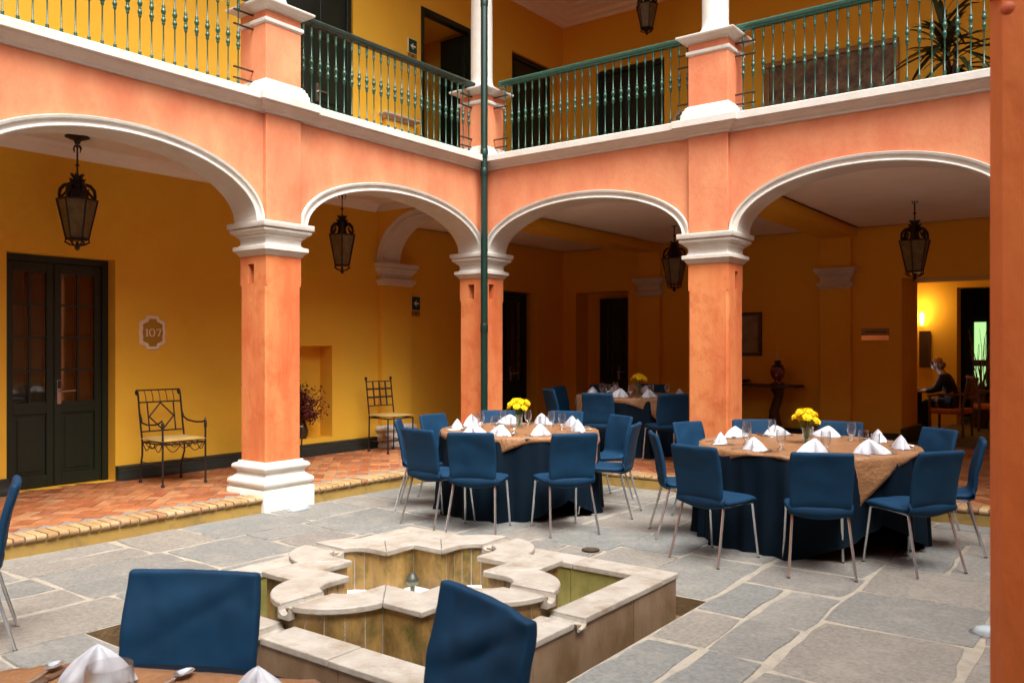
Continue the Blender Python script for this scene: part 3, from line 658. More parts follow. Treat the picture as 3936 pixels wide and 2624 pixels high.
# ------------------------------------------------------------------ plaques and signs on the walls
def plaque(lab, T, u, z, v, digits, s=1.0):
    p = thing('number_plaque', lab, 'plaque', T(u, v, z), 'room number plaques')
    out = [(0, .205), (.075, .205), (.085, .17), (.10, .155), (.15, .145), (.165, .12), (.16, .06), (.172, 0)]
    full = [(x, y) for x, y in out] + [(x, -y) for x, y in out[::-1][1:]]
    full = full + [(-x, y) for x, y in full[::-1]][1:-1]
    inn = [(x * .76 if abs(y) < .14 else x * .62, y * .80) for x, y in full]
    n = len(full); vs = []
    for (xo, yo), (xi, yi) in zip(full, inn):
        mx, my = (xo + xi) / 2, (yo + yi) / 2
        vs += [(u + xo * s, v, z + yo * s), (u + (xo * .97) * s, v + .016, z + yo * .97 * s), (u + mx * s, v + .024, z + my * s), (u + xi * s, v + .014, z + yi * s), (u + xi * s, v + .004, z + yi * s)]
    fs = []
    for i in range(n):
        j = (i + 1) % n
        for q in range(4): fs.append((i * 5 + q, j * 5 + q, j * 5 + q + 1, i * 5 + q + 1))
    MB().add(vs, fs).map(T).build('plaque_frame', M_PQ, p, smooth=50)
    MB().add([(u + x * s, v + .005, z + y * s) for x, y in inn], [tuple(range(n))]).map(T).build('plaque_field', mk('plaque_ochre', (.36, .19, .012), rough=.8), p, smooth=0)
    dg = MB()
    for ch, cx in digits:
        w = v + .008
        def strip(pts, th):
            for (ax, ay, ta), (bx, by, tb) in zip([(*q, t) for q, t in zip(pts, th)], [(*q, t) for q, t in zip(pts[1:], th[1:])]):
                dx, dy = bx - ax, by - ay; L = math.hypot(dx, dy); nx, ny = -dy / L, dx / L
                dg.add([(u + (cx + ax + nx * ta) * s, w, z + (ay + ny * ta) * s), (u + (cx + bx + nx * tb) * s, w, z + (by + ny * tb) * s), (u + (cx + bx - nx * tb) * s, w, z + (by - ny * tb) * s), (u + (cx + ax - nx * ta) * s, w, z + (ay - ny * ta) * s)], [(0, 1, 2, 3)])
        if ch == '1': strip([(.006, -.042), (.006, .043)], [.010, .010]); strip([(-.018, .031), (.008, .041)], [.003, .004]); strip([(-.016, -.042), (.028, -.042)], [.003, .003])
        if ch == '0': strip([(.032 * sin(2 * PI * i / 20), .044 * cos(2 * PI * i / 20)) for i in range(21)], [.004 + .006 * abs(sin(2 * PI * i / 20)) for i in range(21)])
        if ch == '7': strip([(-.026, .038), (.030, .038)], [.006, .006]); strip([(.028, .038), (-.004, -.044)], [.006, .009]); strip([(-.026, .04), (-.027, .024)], [.003, .002])
        if ch == '2': strip([(-.024, .022), (-.014, .04), (.006, .044), (.022, .028), (.014, .006), (-.026, -.038)], [.005, .006, .007, .009, .008, .005]); strip([(-.028, -.038), (.028, -.038)], [.006, .006])
    dg.map(T).build('digits', mk('plaque_digits', (.80, .58, .34), rough=.6), p, smooth=0)
plaque('cream framed oval plaque numbered 107 beside the left door', TL, -3.625, 1.862, WL, [('1', -.078), ('0', -.008), ('7', .075)])
plaque('partly hidden cream room number plaque low on the upstairs back wall', TR, .50, 5.84, -WR, [('2', -.075), ('0', 0)])
def exit_sign(lab, u, z):
    p = thing('exit_sign', lab, 'sign', TL(u, WL, z), 'green exit arrow signs')
    MB().box(u - .10, u + .10, WL, WL + .018, z - .115, z + .115).map(TL).build('board', M_SW, p, smooth=0)
    MB().box(u - .092, u + .092, WL + .018, WL + .022, z - .107, z + .107).map(TL).build('green_field', M_SG, p, smooth=0)
    w = WL + .025
    ar = MB().add([(u - .06, w, z), (u + .01, w, z + .055), (u + .01, w, z + .032), (u - .012, w, z + .014), (u + .06, w, z + .014), (u + .06, w, z - .014), (u - .012, w, z - .014), (u + .01, w, z - .032), (u + .01, w, z - .055)], [(0, 1, 2, 3), (0, 3, 6), (3, 4, 5, 6), (0, 6, 7, 8)])
    ar.map(TL).build('arrow', M_SW, p, smooth=0)
    MB().box(u - .10, u + .10, WL, WL + .012, z - .20, z - .118).map(TL).build('sensor_plate', M_PL, p, smooth=0)
    MB().lathe([(.016, 0), (.016, .012)], 10).map(lambda x, y, zz: (WL + .012 + zz, u - .0 + x, z - .16 + y)).build('sensor', M_BP, p)
exit_sign('green exit arrow sign on the wall beside the inner arch', .885, 2.395)
exit_sign('bright green exit arrow sign upstairs by the open doorway', .81, 6.51)
# brass plate
bp = thing('wall_plaque', 'clear wall plaque with brass strip left of the reception opening', 'plaque', (3.85, WR, 1.9))
MB().box(3.64, 4.06, .0, .012, 1.80, 1.995).map(lambda x, y, z: (x, WR - y, z)).build('backplate', M_PL, bp, smooth=0)
MB().box(3.64, 4.06, .012, .022, 1.80, 1.885).map(lambda x, y, z: (x, WR - y, z)).build('brass_strip', M_BS, bp, smooth=0, bevel=.004)
lt = MB(); random.seed(3); u = 3.70
while u < 4.0:
    w = random.uniform(.008, .016); h = random.choice((.018, .018, .026)); lt.box(u, u + w, .012, .015, 1.925, 1.925 + h); u += w + .006
lt.map(lambda x, y, z: (x, WR - y, z)).build('lettering', M_DK, bp, smooth=0)

# ------------------------------------------------------------------ hanging lanterns
def make_lantern(label, group, hexs=6):
    r = thing('hanging_lantern', label, 'lantern', (0, 0, 0), group)      # origin at the ceiling; body top at z=-.52
    B = lambda m, n, mat, par=r, **k: m.build(n, mat, par, local=True, **k)
    B(MB().lathe([(.10, 0), (.105, -.012), (.06, -.03), (.03, -.04), (.02, -.07)], 16), 'ceiling_rose', M_IR)
    rod = MB().tube([(0, 0, -.05), (0, 0, -.36)], .008, 6).lathe([(.018, -.27), (.018, -.255)], 8)
    for a in range(4):
        t = a * PI / 2 + .4; rod.tube([(0, 0, -.10), (.025 * cos(t), .025 * sin(t), -.085), (.042 * cos(t), .042 * sin(t), -.11), (.032 * cos(t), .032 * sin(t), -.145)], [.006, .008, .007, .003], 5)
    B(rod, 'hanging_rod', M_IR)
    HT, HB, ZT, ZB = .168, .092, -.575, -.93
    hx = lambda rr, z, off=0: [(rr * cos(PI / 3 * i + off), rr * sin(PI / 3 * i + off), z) for i in range(6)]
    crn = MB().lathe([(.028, -.36), (.04, -.40), (.045, -.46), (.05, -.52), (.06, -.555), (.03, -.575)], 10)
    for i in range(6):
        t = PI / 3 * i
        P = lambda rr, z: (rr * cos(t), rr * sin(t), z)
        crn.tube([P(.035, -.44), P(.06, -.43), P(.105, -.445), P(.138, -.485), P(.146, -.53), P(.146, -.575)], [.008, .012, .016, .016, .013, .010], 6)
        crn.tube([P(.14, -.56), P(.10, -.52), P(.085, -.49), P(.095, -.47)], [.012, .012, .010, .004], 5)
        for k in range(3):
            z = -.36 - .045 * k; rr = .03 + .012 * k
            for s_ in (-.3, .3):
                t2 = t + s_; Q = lambda a, b: (a * cos(t2), a * sin(t2), b)
                crn.tube([Q(rr * .6, z - .03), Q(rr + .012, z), Q(rr + .03, z + .022)], [.012, .011, .002], 4)
    B(crn, 'leaf_crown', M_IR)
    fr = MB()
    tp, bt = hx(HT, ZT), hx(HB, ZB)
    fr.tube(tp, .009, 5, True).tube(bt, .010, 5, True)
    for p, q in zip(tp, bt): fr.tube([p, q], .008, 5)
    fr.lathe([(HT * .98, ZT - .006), (HT * .98, ZT + .004), (.02, ZT + .02)], 6).lathe([(HB, ZB - .01), (HB, ZB + .004)], 6)
    B(fr, 'frame', M_IR)
    for i in range(6):
        j = (i + 1) % 6; k = .955
        B(MB().add([(tp[i][0] * k, tp[i][1] * k, ZT), (tp[j][0] * k, tp[j][1] * k, ZT), (bt[j][0] * k, bt[j][1] * k, ZB), (bt[i][0] * k, bt[i][1] * k, ZB)], [(0, 1, 2, 3)]), 'glass_pane', M_LG, smooth=0)
    fn = MB().lathe([(.010, -1.03), (.018, -1.02), (.026, -1.005), (.012, -.985), (.018, -.97), (.008, -.95)], 8)
    for i in range(6):
        t = PI / 3 * i; P = lambda rr, z: (rr * cos(t), rr * sin(t), z)
        fn.tube([P(HB, -.935), P(HB + .008, -.955), P(.06, -.98), P(.02, -.99)], [.007, .009, .008, .005], 5)
    B(fn, 'finial', M_IR); return r
GL_ = 'wrought iron hanging lanterns'
l0 = make_lantern('iron lantern hanging in the left arch above the 107 plaque', GL_)
LS = 1.15
l0.location = (-1.60, -4.76, Z1); l0.scale = (LS,) * 3
for (x, y, z, s_, lab, rz) in ((-1.50, -1.22, Z1, LS, 'iron lantern hanging in the arch left of the downpipe', .3),
        (1.32, 3.19, Z2, LS, 'dark iron lantern half hidden by the capital of the right pier', .5), (4.86, 3.05, Z2, LS, 'dark iron lantern hanging before the reception wall', .5),
        (.239, 4.326, 8.40, LS, 'iron lantern hanging upstairs at the top edge', .2)):
    o = dup(l0, (x, y, z), rz, lab); o.scale = (s_,) * 3
cc = thing('security_camera', 'pair of small white dome cameras on the corner ceiling', 'camera', (-1.2, 3.9, Z2))
for dx in (-.09, .09):
    MB().lathe([(.055, .0), (.055, -.03), (.05, -.06), (.03, -.085), (.005, -.09)], 14, (-1.2 + dx * .8, 3.9 + dx * .6, Z2)).build('dome', M_WH, cc)
    MB().lathe([(.028, -.07), (.026, -.095), (.003, -.1)], 10, (-1.2 + dx * .8 + .015, 3.9 + dx * .6 - .02, Z2)).build('lens', M_BP, cc)

# ------------------------------------------------------------------ fountain
FX, FY = 3.67, -5.25
ft = thing('fountain', 'sunken marble fountain with clover shaped rim inside a square basin', 'fountain', (FX, FY, 0))
HW, TW, ZW, ZQ = 1.20, .22, .22, .33
fb = MB().box(FX - 1.0, FX + 1.0, FY - 1.0, FY + 1.0, -.13, -.10)
fb.build('basin_floor', M_FB, ft, smooth=0)
# square basin: core, facing panels, coping slabs with spout channels
cw = MB()
for a in ((-HW + .03, HW - .03, -HW + .03, -HW + TW - .03), (-HW + .03, HW - .03, HW - TW + .03, HW - .03), (-HW + .03, -HW + TW - .03, -HW + TW - .029, HW - TW + .029), (HW - TW + .03, HW - .03, -HW + TW - .029, HW - TW + .029)):
    cw.box(FX + a[0], FX + a[1], FY + a[2], FY + a[3], -.2, ZW - .045)
cw.build('basin_core', M_MO, ft, smooth=0)
def rotk(p, k):
    x, y = p[0], p[1]
    for _ in range(k): x, y = -y, x
    return (FX + x, FY + y) + tuple(p[2:])
for k in range(4):      # k=0: south side, 1 east, 2 north, 3 west
    # outer and inner facing panels
    cuts = [-HW + .012, -.42, .05, .62, HW - .012]
    for a, b in zip(cuts, cuts[1:]):
        d = random.uniform(-.002, .002)
        q = MB().box(a + .002, b - .002, -HW + .012 + d, -HW + .032, -.14, ZW - .034); q.v = [rotk(p, k) for p in q.v]; q.build('outer_panel', M_FO, ft, smooth=0)
    ci = [-HW + TW - .012, -.5, .0, .5, HW - TW + .012]
    for a, b in zip(ci, ci[1:]):
        q = MB().box(a + .002, b - .002, -HW + TW - .032, -HW + TW - .012, -.11, ZW - .034); q.v = [rotk(p, k) for p in q.v]; q.build('inner_panel', M_FM, ft, smooth=0)
    L0 = -HW if k % 2 == 0 else -HW + TW + .003
    L1 = -L0
    segs = [(L0, -.52), (-.52, -.05), (.05, .56), (.56, L1)]
    for a, b in segs:
        dz = random.uniform(-.002, .002)
        q = MB().box(a + .002, b - .002, -HW, -HW + TW, ZW - .036, ZW + dz); q.v = [rotk(p, k) for p in q.v]
        q.build('coping_slab', M_MB, ft, smooth=0, bevel=.006)
    q = MB(); n = 7
    for y in (-HW - .012, -HW + TW): 
        for i in range(n):
            t = PI * i / (n - 1); q.v.append((-.047 * cos(t), y, ZW - .004 - .038 * sin(t) - (.006 if y < -HW else 0)))
    for y in (-HW - .012, -HW + TW): q.v += [(-.047, y, ZW - .052), (.047, y, ZW - .052)]
    q.f = [(i, i + 1, i + 1 + n, i + n) for i in range(n - 1)] + [tuple(range(n)) + (15, 14), tuple(range(n, 2 * n)) + (17, 16)]
    q.v = [rotk(p, k) for p in q.v]; q.build('spout_channel', M_MB, ft, smooth=0)
# clover rim
SQ, LC, LR = .66, .62, .38
SI, IC, IR = .41, .565, .15
def arc(c, r, a0, a1, n): return [(r * cos(a0 + (a1 - a0) * i / n), -c + r * sin(a0 + (a1 - a0) * i / n)) for i in range(n + 1)]
def outer_half(grow=0, g0=.045, n=9):      # right half of the south lobe, from tip to the square side
    r = LR + grow; a0 = -PI / 2 + math.asin(g0 / r); a1 = -math.asin((SQ + grow - LC) / r)
    return arc(LC, r, a0, a1, n)
def inner_half(grow=0, g0=.04, n=9):
    r = IR - grow; a0 = -PI / 2 + math.asin(min(.9, g0 / r)); p = arc(IC, r, a0, 0, n - 2)
    return p + [(r, -(IC + SI) / 2), (r, -SI + grow)]
def slab(o, i, name, mat, z0, z1, k, mir=False):
    n = len(o); vs = [(*p, z1) for p in o] + [(*p, z1) for p in i] + [(*p, z0) for p in o] + [(*p, z0) for p in i]
    fs = []
    for a in range(n - 1):
        fs += [(a, a + 1, n + a + 1, n + a), (2 * n + a, 3 * n + a, 3 * n + a + 1, 2 * n + a + 1), (a, 2 * n + a, 2 * n + a + 1, a + 1), (n + a, n + a + 1, 3 * n + a + 1, 3 * n + a)]
    fs += [(0, n, 3 * n, 2 * n), (n - 1, 2 * n - 1 + 0, 4 * n - 1, 3 * n - 1)]
    if mir: vs = [(-p[0], p[1], p[2]) for p in vs]
    vs = [rotk(p, k) for p in vs]
    return MB().add(vs, fs).build(name, mat, ft, smooth=30, bevel=.007 if name == 'rim_slab' else 0)
sh = lambda pts, k0=.9985: pts
for k in range(4):
    for mir in (False, True): slab(outer_half(), inner_half(), 'rim_slab', M_MB, ZQ - .036, ZQ + random.uniform(-.002, .002), k, mir)
    e = outer_half()[-1]; w = .003
    o = [(e[0] + w, -SQ), ((e[0] + SQ) / 2, -SQ), (SQ, -SQ), (SQ, -(e[0] + SQ) / 2), (SQ, -e[0] - w)]
    i = [(IR + w, -SI), ((IR + SI) / 2, -SI), (SI, -SI), (SI, -(IR + SI) / 2), (SI, -IR - w)]
    slab(o, i, 'rim_slab', M_MB, ZQ - .036, ZQ + random.uniform(-.002, .002), k)
    # carved channel in the middle of the lobe
    q = MB(); n = 7; ys = (-(LC + LR) - .015, -(IC + IR) + .01)
    for y in ys:
        for j in range(n):
            t = PI * j / (n - 1); q.v.append((-.044 * cos(t), y, ZQ - .004 - .040 * sin(t) - (.012 if y < -.9 else 0)))
    for y in ys: q.v += [(-.044, y, ZQ - .075), (.044, y, ZQ - .075)]
    q.f = [(j, j + 1, j + 1 + n, j + n) for j in range(n - 1)] + [tuple(range(n)) + (15, 14), tuple(range(n, 2 * n)) + (17, 16), (0, n, 16, 14), (n - 1, 2 * n - 1, 17, 15)]
    q.v = [rotk(p, k) for p in q.v]; q.build('rim_channel', M_MB, ft, smooth=0)
    # wall panels under the rim, outside and inside
    def panels(pts, name, mat, z0, inward):
        for a, b in zip(pts, pts[1:]):
            dx, dy = b[0] - a[0], b[1] - a[1]; L = math.hypot(dx, dy)
            if L < .012: continue
            nx, ny = (dy / L, -dx / L); nx *= inward; ny *= inward; t = .0038 / L
            p = [(a[0] + dx * t, a[1] + dy * t), (b[0] - dx * t, b[1] - dy * t)]
            d = random.uniform(0, .0015)
            vs = [(p[0][0] - nx * d, p[0][1] - ny * d), (p[1][0] - nx * d, p[1][1] - ny * d), (p[1][0] - nx * .02, p[1][1] - ny * .02), (p[0][0] - nx * .02, p[0][1] - ny * .02)]
            V = [rotk((*v, z), k) for z in (z0, ZQ - .035) for v in vs]
            MB().add(V, [(0, 1, 2, 3), (4, 5, 6, 7)] + [(j, (j + 1) % 4, (j + 1) % 4 + 4, j + 4) for j in range(4)]).build(name, mat, ft, smooth=0)
    oh = outer_half(-.022, .001, 5); loop = [(-x, y) for x, y in oh[::-1]] + oh[1:]; s2 = SQ - .022
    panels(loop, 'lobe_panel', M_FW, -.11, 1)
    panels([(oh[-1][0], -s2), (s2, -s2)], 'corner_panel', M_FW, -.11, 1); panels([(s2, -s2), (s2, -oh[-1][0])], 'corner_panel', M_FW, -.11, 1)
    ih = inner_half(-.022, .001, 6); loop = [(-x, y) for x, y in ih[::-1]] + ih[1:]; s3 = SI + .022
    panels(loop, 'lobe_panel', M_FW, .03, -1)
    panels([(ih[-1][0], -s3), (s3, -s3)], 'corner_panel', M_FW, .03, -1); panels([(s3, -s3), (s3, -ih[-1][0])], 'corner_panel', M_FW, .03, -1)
# mortar core behind the panels: ring between inset outlines
oc = []; ic = []
for k in range(4):
    oh = outer_half(-.0262, .001, 5); ih = inner_half(-.0262, .001, 6)
    o = [(-x, y) for x, y in oh[::-1]] + oh[1:] + [(SQ - .0262, -SQ + .0262)]; i = [(-x, y) for x, y in ih[::-1]] + ih[1:] + [(SI + .0262, -SI - .0262)]
    oc += [rotk(p, k) for p in o]; ic += [rotk(p, k) for p in i]
rcm = MB()
for ring in (oc, ic):
    n = len(ring); rcm.add([(*p, z) for z in (-.12, ZQ - .046) for p in ring], [(q, (q + 1) % n, n + (q + 1) % n, n + q) for q in range(n)])
rcm.build('rim_core', M_MO, ft, smooth=0)
n = len(ic)
MB().add([(*p, .035) for p in ic], [tuple(range(n))]).build('pool_floor', mk('white_pool_floor', (.78, .77, .72), (.70, .68, .6), 4, .35), ft, smooth=0)
MB().lathe([(.017, .03), (.014, .17), (.016, .19), (.034, .205), (.040, .222), (.036, .242), (.024, .258), (.020, .268), (.018, .272)], 16, (FX - .05, FY + .02, 0)).build('water_nozzle', M_BR, ft)

# ------------------------------------------------------------------ small things on the court floor
def drain(lab, x, y, z, r=.075):
    d = thing('floor_drain', lab, 'drain', (x, y, z), 'round metal floor drains')
    MB().lathe([(r, 0), (r, .006), (r * .9, .008)], 20, (x, y, z)).build('cover', M_IR, d)
    MB().lathe([(r * .88, .0082), (r * .3, .010)], 20, (x, y, z)).build('plate', mk('drain_bronze', (.12, .09, .05), (.07, .055, .035), 20, .5, metal=.5), d)
drain('round bronze drain cover in the paving right of the fountain', 3.64, -3.13, .016)
drain('small dark drain cover behind the fountain rim', 2.62, -3.60, .016, .055)
def floor_lamp(lab, x, y, rz):
    d = thing('floor_lamp', lab, 'lamp', (x, y, .012), 'oval ground lights', rz)
    MB().lathe([(.001, .05), (.05, .046), (.08, .034), (.092, .012), (.093, 0)][::-1], 20).map(lambda X, Y, Z: (X * 1.25, Y * .7, Z)).build('lamp_glass', M_LW, d, local=True)
    MB().lathe([(.11, -.01), (.11, .006), (.095, .008)], 20).map(lambda X, Y, Z: (X * 1.25, Y * .7, Z)).build('rim', M_CH, d, local=True)
floor_lamp('white oval ground light at the foot of the left pier', .30, -3.42, PI / 2)
floor_lamp('white oval ground light at the lower right beside the near pier', 6.60, -3.47, .2)

# ------------------------------------------------------------------ blue dining chairs
def chair_shell(seed, slack=0.0, wr=.006):
    """continuous cover of seat and back: centre surface, then thickness"""
    m = MB(); nu, nt_ = (25, 60) if slack > .4 else (11, 26)
    prof = [(.245, .468), (.235, .488), (.19, .492), (.10, .487), (0, .483), (-.09, .482), (-.155, .484), (-.188, .500), (-.205, .53), (-.212, .58), (-.222, .66), (-.238, .74), (-.258, .82), (-.284, .90), (-.290, .925)]
    pts = []
    L = [0]
    for a, b in zip(prof, prof[1:]): L.append(L[-1] + math.hypot(b[0] - a[0], b[1] - a[1]))
    for i in range(nt_):
        s_ = L[-1] * i / (nt_ - 1); j = max(q for q in range(len(L)) if L[q] <= s_ + 1e-9); j = min(j, len(prof) - 2)
        t = (s_ - L[j]) / (L[j + 1] - L[j]); pts.append((prof[j][0] + (prof[j + 1][0] - prof[j][0]) * t, prof[j][1] + (prof[j + 1][1] - prof[j][1]) * t, s_ / L[-1]))
    for (y, z, s_) in pts:
        back = max(0, min(1, (z - .52) / .1))
        w = .228 - .012 * back * (z - .5) / .42 - .006 * (1 - back) + .006 * sin(s_ * 9)
        for k in range(nu):
            u = -1 + 2 * k / (nu - 1); x = u * w
            nn = N(x * 7 + seed * 5.1, s_ * 6, seed) * wr + N(x * 16, s_ * 13 + seed, 4) * wr * .5
            yy = y - back * (.014 * (1 - u * u) - .007) ; zz = z
            if back > .9 and z > .88: zz += (.02 * slack + slack * (u * .012)) * (z - .88) / .045
            if back: yy += nn * (1.6 if z > .8 else 1); 
            else: zz += nn * .6 - .012 * abs(u) ** 4
            if back > .5 and slack:
                f = lambda d, w: math.exp(-(d / w) ** 2)
                yy += slack * .62 * (.020 * f(z - (.84 - .10 * u), .035) * (.4 + .6 * f(u + .2, .6)) - .014 * f(z - (.775 - .12 * u), .03) * f(u + .1, .7)
                     + .018 * f(z - (.62 + .05 * u * u), .028) * f(u, .75) - .012 * f(z - .57, .03) * f(u, .6) + .012 * f(u + .8 - (.93 - z) * 1.6, .12) * f(z - .86, .09) - .010 * f(u - .75 + (.93 - z) * 1.4, .12) * f(z - .86, .09))
            m.v.append((x, yy, zz))
    for i in range(nt_ - 1):
        for k in range(nu - 1): a = i * nu + k; m.f.append((a, a + 1, a + nu + 1, a + nu))
    me = m.mesh('chair_cover', 0); me.polygons.foreach_set('use_smooth', [True] * len(me.polygons)); me.materials.append(M_BL); return me
LEGS = [((-.196, -.165, .445), (-.232, -.285, 0)), ((.196, -.165, .445), (.232, -.285, 0)), ((-.205, .205, .445), (-.222, .262, 0)), ((.205, .205, .445), (.222, .262, 0))]
leg_me = []
for a, b in LEGS:
    m = MB(); A, B_ = Vector(a), Vector(b)
    m.tube([A, A + (B_ - A) * .5, B_ + Vector((0, 0, .012))], .0105, 8)
    me = m.mesh('leg'); me.materials.append(M_CH); leg_me.append(me)
foot_me = []
for a, b in LEGS:
    me = MB().lathe([(.0125, 0), (.0125, .014)], 8, b).mesh('foot_cap'); me.materials.append(M_RB); foot_me.append(me)
m = MB()
for s_ in (-1, 1): m.tube([(s_ * .205, .205, .44), (s_ * .204, .195, .452), (s_ * .2, .1, .455), (s_ * .196, -.15, .448), (s_ * .196, -.165, .440)], .010, 8)
m.tube([(-.205, .19, .452), (.205, .19, .452)], .009, 6).tube([(-.196, -.14, .445), (.196, -.14, .445)], .009, 6)
frame_me = m.mesh('seat_frame'); frame_me.materials.append(M_CH)
# under-seat sling at the rear of the cover
m = MB(); nu = 13
for j, (y, z, dr) in enumerate(((-.200, .540, 0), (-.214, .492, .006), (-.205, .465, .022), (-.17, .452, .034), (-.10, .458, .03), (.10, .462, .02), (.22, .466, .008))):
    for k in range(nu):
        u = -1 + 2 * k / (nu - 1); m.v.append((u * (.226 if j < 3 else .215), y - (.012 * (1 - u * u) if j < 3 else 0), z - dr * (1 - u * u)))
for j in range(6):
    for k in range(nu - 1): a = j * nu + k; m.f.append((a, a + 1, a + nu + 1, a + nu))
sling_me = m.mesh('seat_underside', 0); sling_me.polygons.foreach_set('use_smooth', [True] * len(sling_me.polygons)); sling_me.materials.append(M_BL)
def chair(label, group, x, y, z, face, seed=0, slack=0, wr=.006, me=None):
    t = thing('dining_chair', label, 'chair', (x, y, z), group, face - PI / 2)
    o = bpy.data.objects.new('chair_cover', me or chair_shell(seed, slack, wr)); COL.objects.link(o); o.parent = t
    s_ = o.modifiers.new('thickness', 'SOLIDIFY'); s_.thickness = .042; s_.offset = 0
    b = o.modifiers.new('edge', 'BEVEL'); b.width = .012; b.segments = 1; b.limit_method = 'ANGLE'; b.angle_limit = R(50)
    b = o.modifiers.new('smooth', 'SUBSURF'); b.levels = 1; b.render_levels = 1
    q = bpy.data.objects.new('seat_underside', sling_me); COL.objects.link(q); q.parent = t; s2 = q.modifiers.new('thickness', 'SOLIDIFY'); s2.thickness = .008
    q = bpy.data.objects.new('seat_frame', frame_me); COL.objects.link(q); q.parent = t
    for a, f in zip(leg_me, foot_me):
        q = bpy.data.objects.new('leg', a); COL.objects.link(q); q.parent = t
        c = bpy.data.objects.new('foot_cap', f); COL.objects.link(c); c.parent = q
    return t
shells = [chair_shell(i, .35 if i == 3 else 0, .007) for i in range(5)]

# ------------------------------------------------------------------ tables and what is on them
TH = .82
def make_goblet():
    pr = [(.0, .001), (.034, .002), (.036, .006), (.02, .012), (.013, .022), (.016, .032), (.026, .045), (.036, .07), (.041, .10), (.041, .125), (.037, .168)]
    inn = [(r - .0025, z + .004) for r, z in pr[6:]][::-1]; inn[0] = (.035, .168)
    g = MB().lathe(pr + inn + [(.0, .05)], 20, cap=False).mesh('goblet', 50); g.materials.append(M_GL); return g
def make_tumbler():
    pr = [(0, .001), (.034, .002), (.037, .02), (.039, .06), (.038, .105)]; inn = [(.0355, .105), (.0365, .06), (.034, .018), (0, .015)]
    g = MB().lathe(pr + inn, 20, cap=False).mesh('tumbler', 50); g.materials.append(M_GL); return g
gob_me, tum_me = make_goblet(), make_tumbler()
def napkin_mesh(seed):
    m = MB(); n, q = 56, 10
    # standing folded napkin: two soft lobes with a crease in front, peaked top, one corner trailing
    for j in range(q):
        s_ = j / (q - 1)
        for i in range(n):
            a = 2 * PI * i / n
            lobe = 1 - .80 * math.exp(-((a - 1.5 * PI) / .20) ** 2) * (1 - .5 * s_) - .25 * math.exp(-((a - .5 * PI) / .35) ** 2) - .22 * math.exp(-((a - 1.22 * PI) / .10) ** 2) - .16 * math.exp(-((a - 1.80 * PI) / .12) ** 2)
            ex = 1 + (.35 if seed % 2 else .15) * math.exp(-(((a - (.12 if seed < 2 else PI - .12) + PI) % (2 * PI) - PI) / .4) ** 2)
            k = (1 - s_) ** .82 + .06 * sin(PI * s_)
            x = .108 * cos(a) * lobe * ex * k * (1 + .10 * N(cos(a) * 2 + seed, sin(a) * 2, s_ * 2)); y = .066 * sin(a) * lobe * k * (1 + .15 * N(cos(a) * 2, sin(a) * 2 + seed, s_ * 3))
            x += .016 * s_ * (1 if seed % 2 else -1); 
            z = .126 * s_ + .010 * N(cos(a) * 1.5 + seed * 2, sin(a) * 1.5, 3) * (1 - abs(2 * s_ - 1)) + .004 * s_ * cos(2 * a)
            m.v.append((x, y, z + .001))
    for j in range(q - 1):
        for i in range(n): m.f.append((j * n + i, j * n + (i + 1) % n, (j + 1) * n + (i + 1) % n, (j + 1) * n + i))
    m.f.append(tuple((q - 1) * n + i for i in range(n)))
    me = m.mesh('napkin', 0); me.polygons.foreach_set('use_smooth', [True] * len(me.polygons)); me.materials.append(M_NP); return me
naps = [napkin_mesh(i) for i in range(4)]
def cutlery_meshes():
    out = []
    # spoon
    m = MB(); pts = [(0, -.10, .004), (0, -.06, .0045), (0, .0, .006), (0, .045, .008)]; m.tube(pts, [.006, .0045, .003, .003], 6)
    m.v = [(x * 1.4, y, .003 + (z - .003) * .9) for x, y, z in m.v]
    bw = MB(); 
    for i in range(9):
        for j in range(7):
            a = PI * (i / 8); rr = (j / 6); bw.v.append((.021 * rr * sin(a * 2 - PI / 2 * 0) if 0 else .021 * cos(2 * PI * i / 8) * rr, .075 + .034 * sin(2 * PI * i / 8) * rr, .004 + .009 * rr * rr))
    for i in range(8):
        for j in range(6): a = i * 7 + j; bw.f.append((a, a + 7, a + 8, a + 1))
    m.add(bw.v, bw.f); me = m.mesh('spoon', 60); me.materials.append(M_CH); out.append(me)
    m = MB().tube([(0, -.10, .004), (0, -.05, .005), (0, .02, .004)], [.0065, .005, .003], 6); m.v = [(x * 1.3, y, z) for x, y, z in m.v]
    m.box(-.011, .011, .02, .05, .003, .006)
    for x in (-.009, -.003, .003, .009): m.box(x - .0016, x + .0016, .05, .095, .003, .0055)
    me = m.mesh('fork', 60); me.materials.append(M_CH); out.append(me)
    m = MB().tube([(0, -.11, .005), (0, -.09, .007), (0, -.01, .006), (0, .0, .005)], [.006, .009, .0075, .004], 8)
    m.add([(-.007, 0, .003), (.009, 0, .003), (.010, .08, .003), (-.006, .115, .003), (-.007, 0, .0055), (.009, 0, .0045), (.010, .08, .0045), (-.006, .115, .005)], [(0, 3, 2, 1), (4, 5, 6, 7), (0, 1, 5, 4), (1, 2, 6, 5), (2, 3, 7, 6), (3, 0, 4, 7)])
    me = m.mesh('knife', 60); me.materials.append(M_SS); out.append(me)
    return out
spoon_me, fork_me, knife_me = cutlery_meshes()
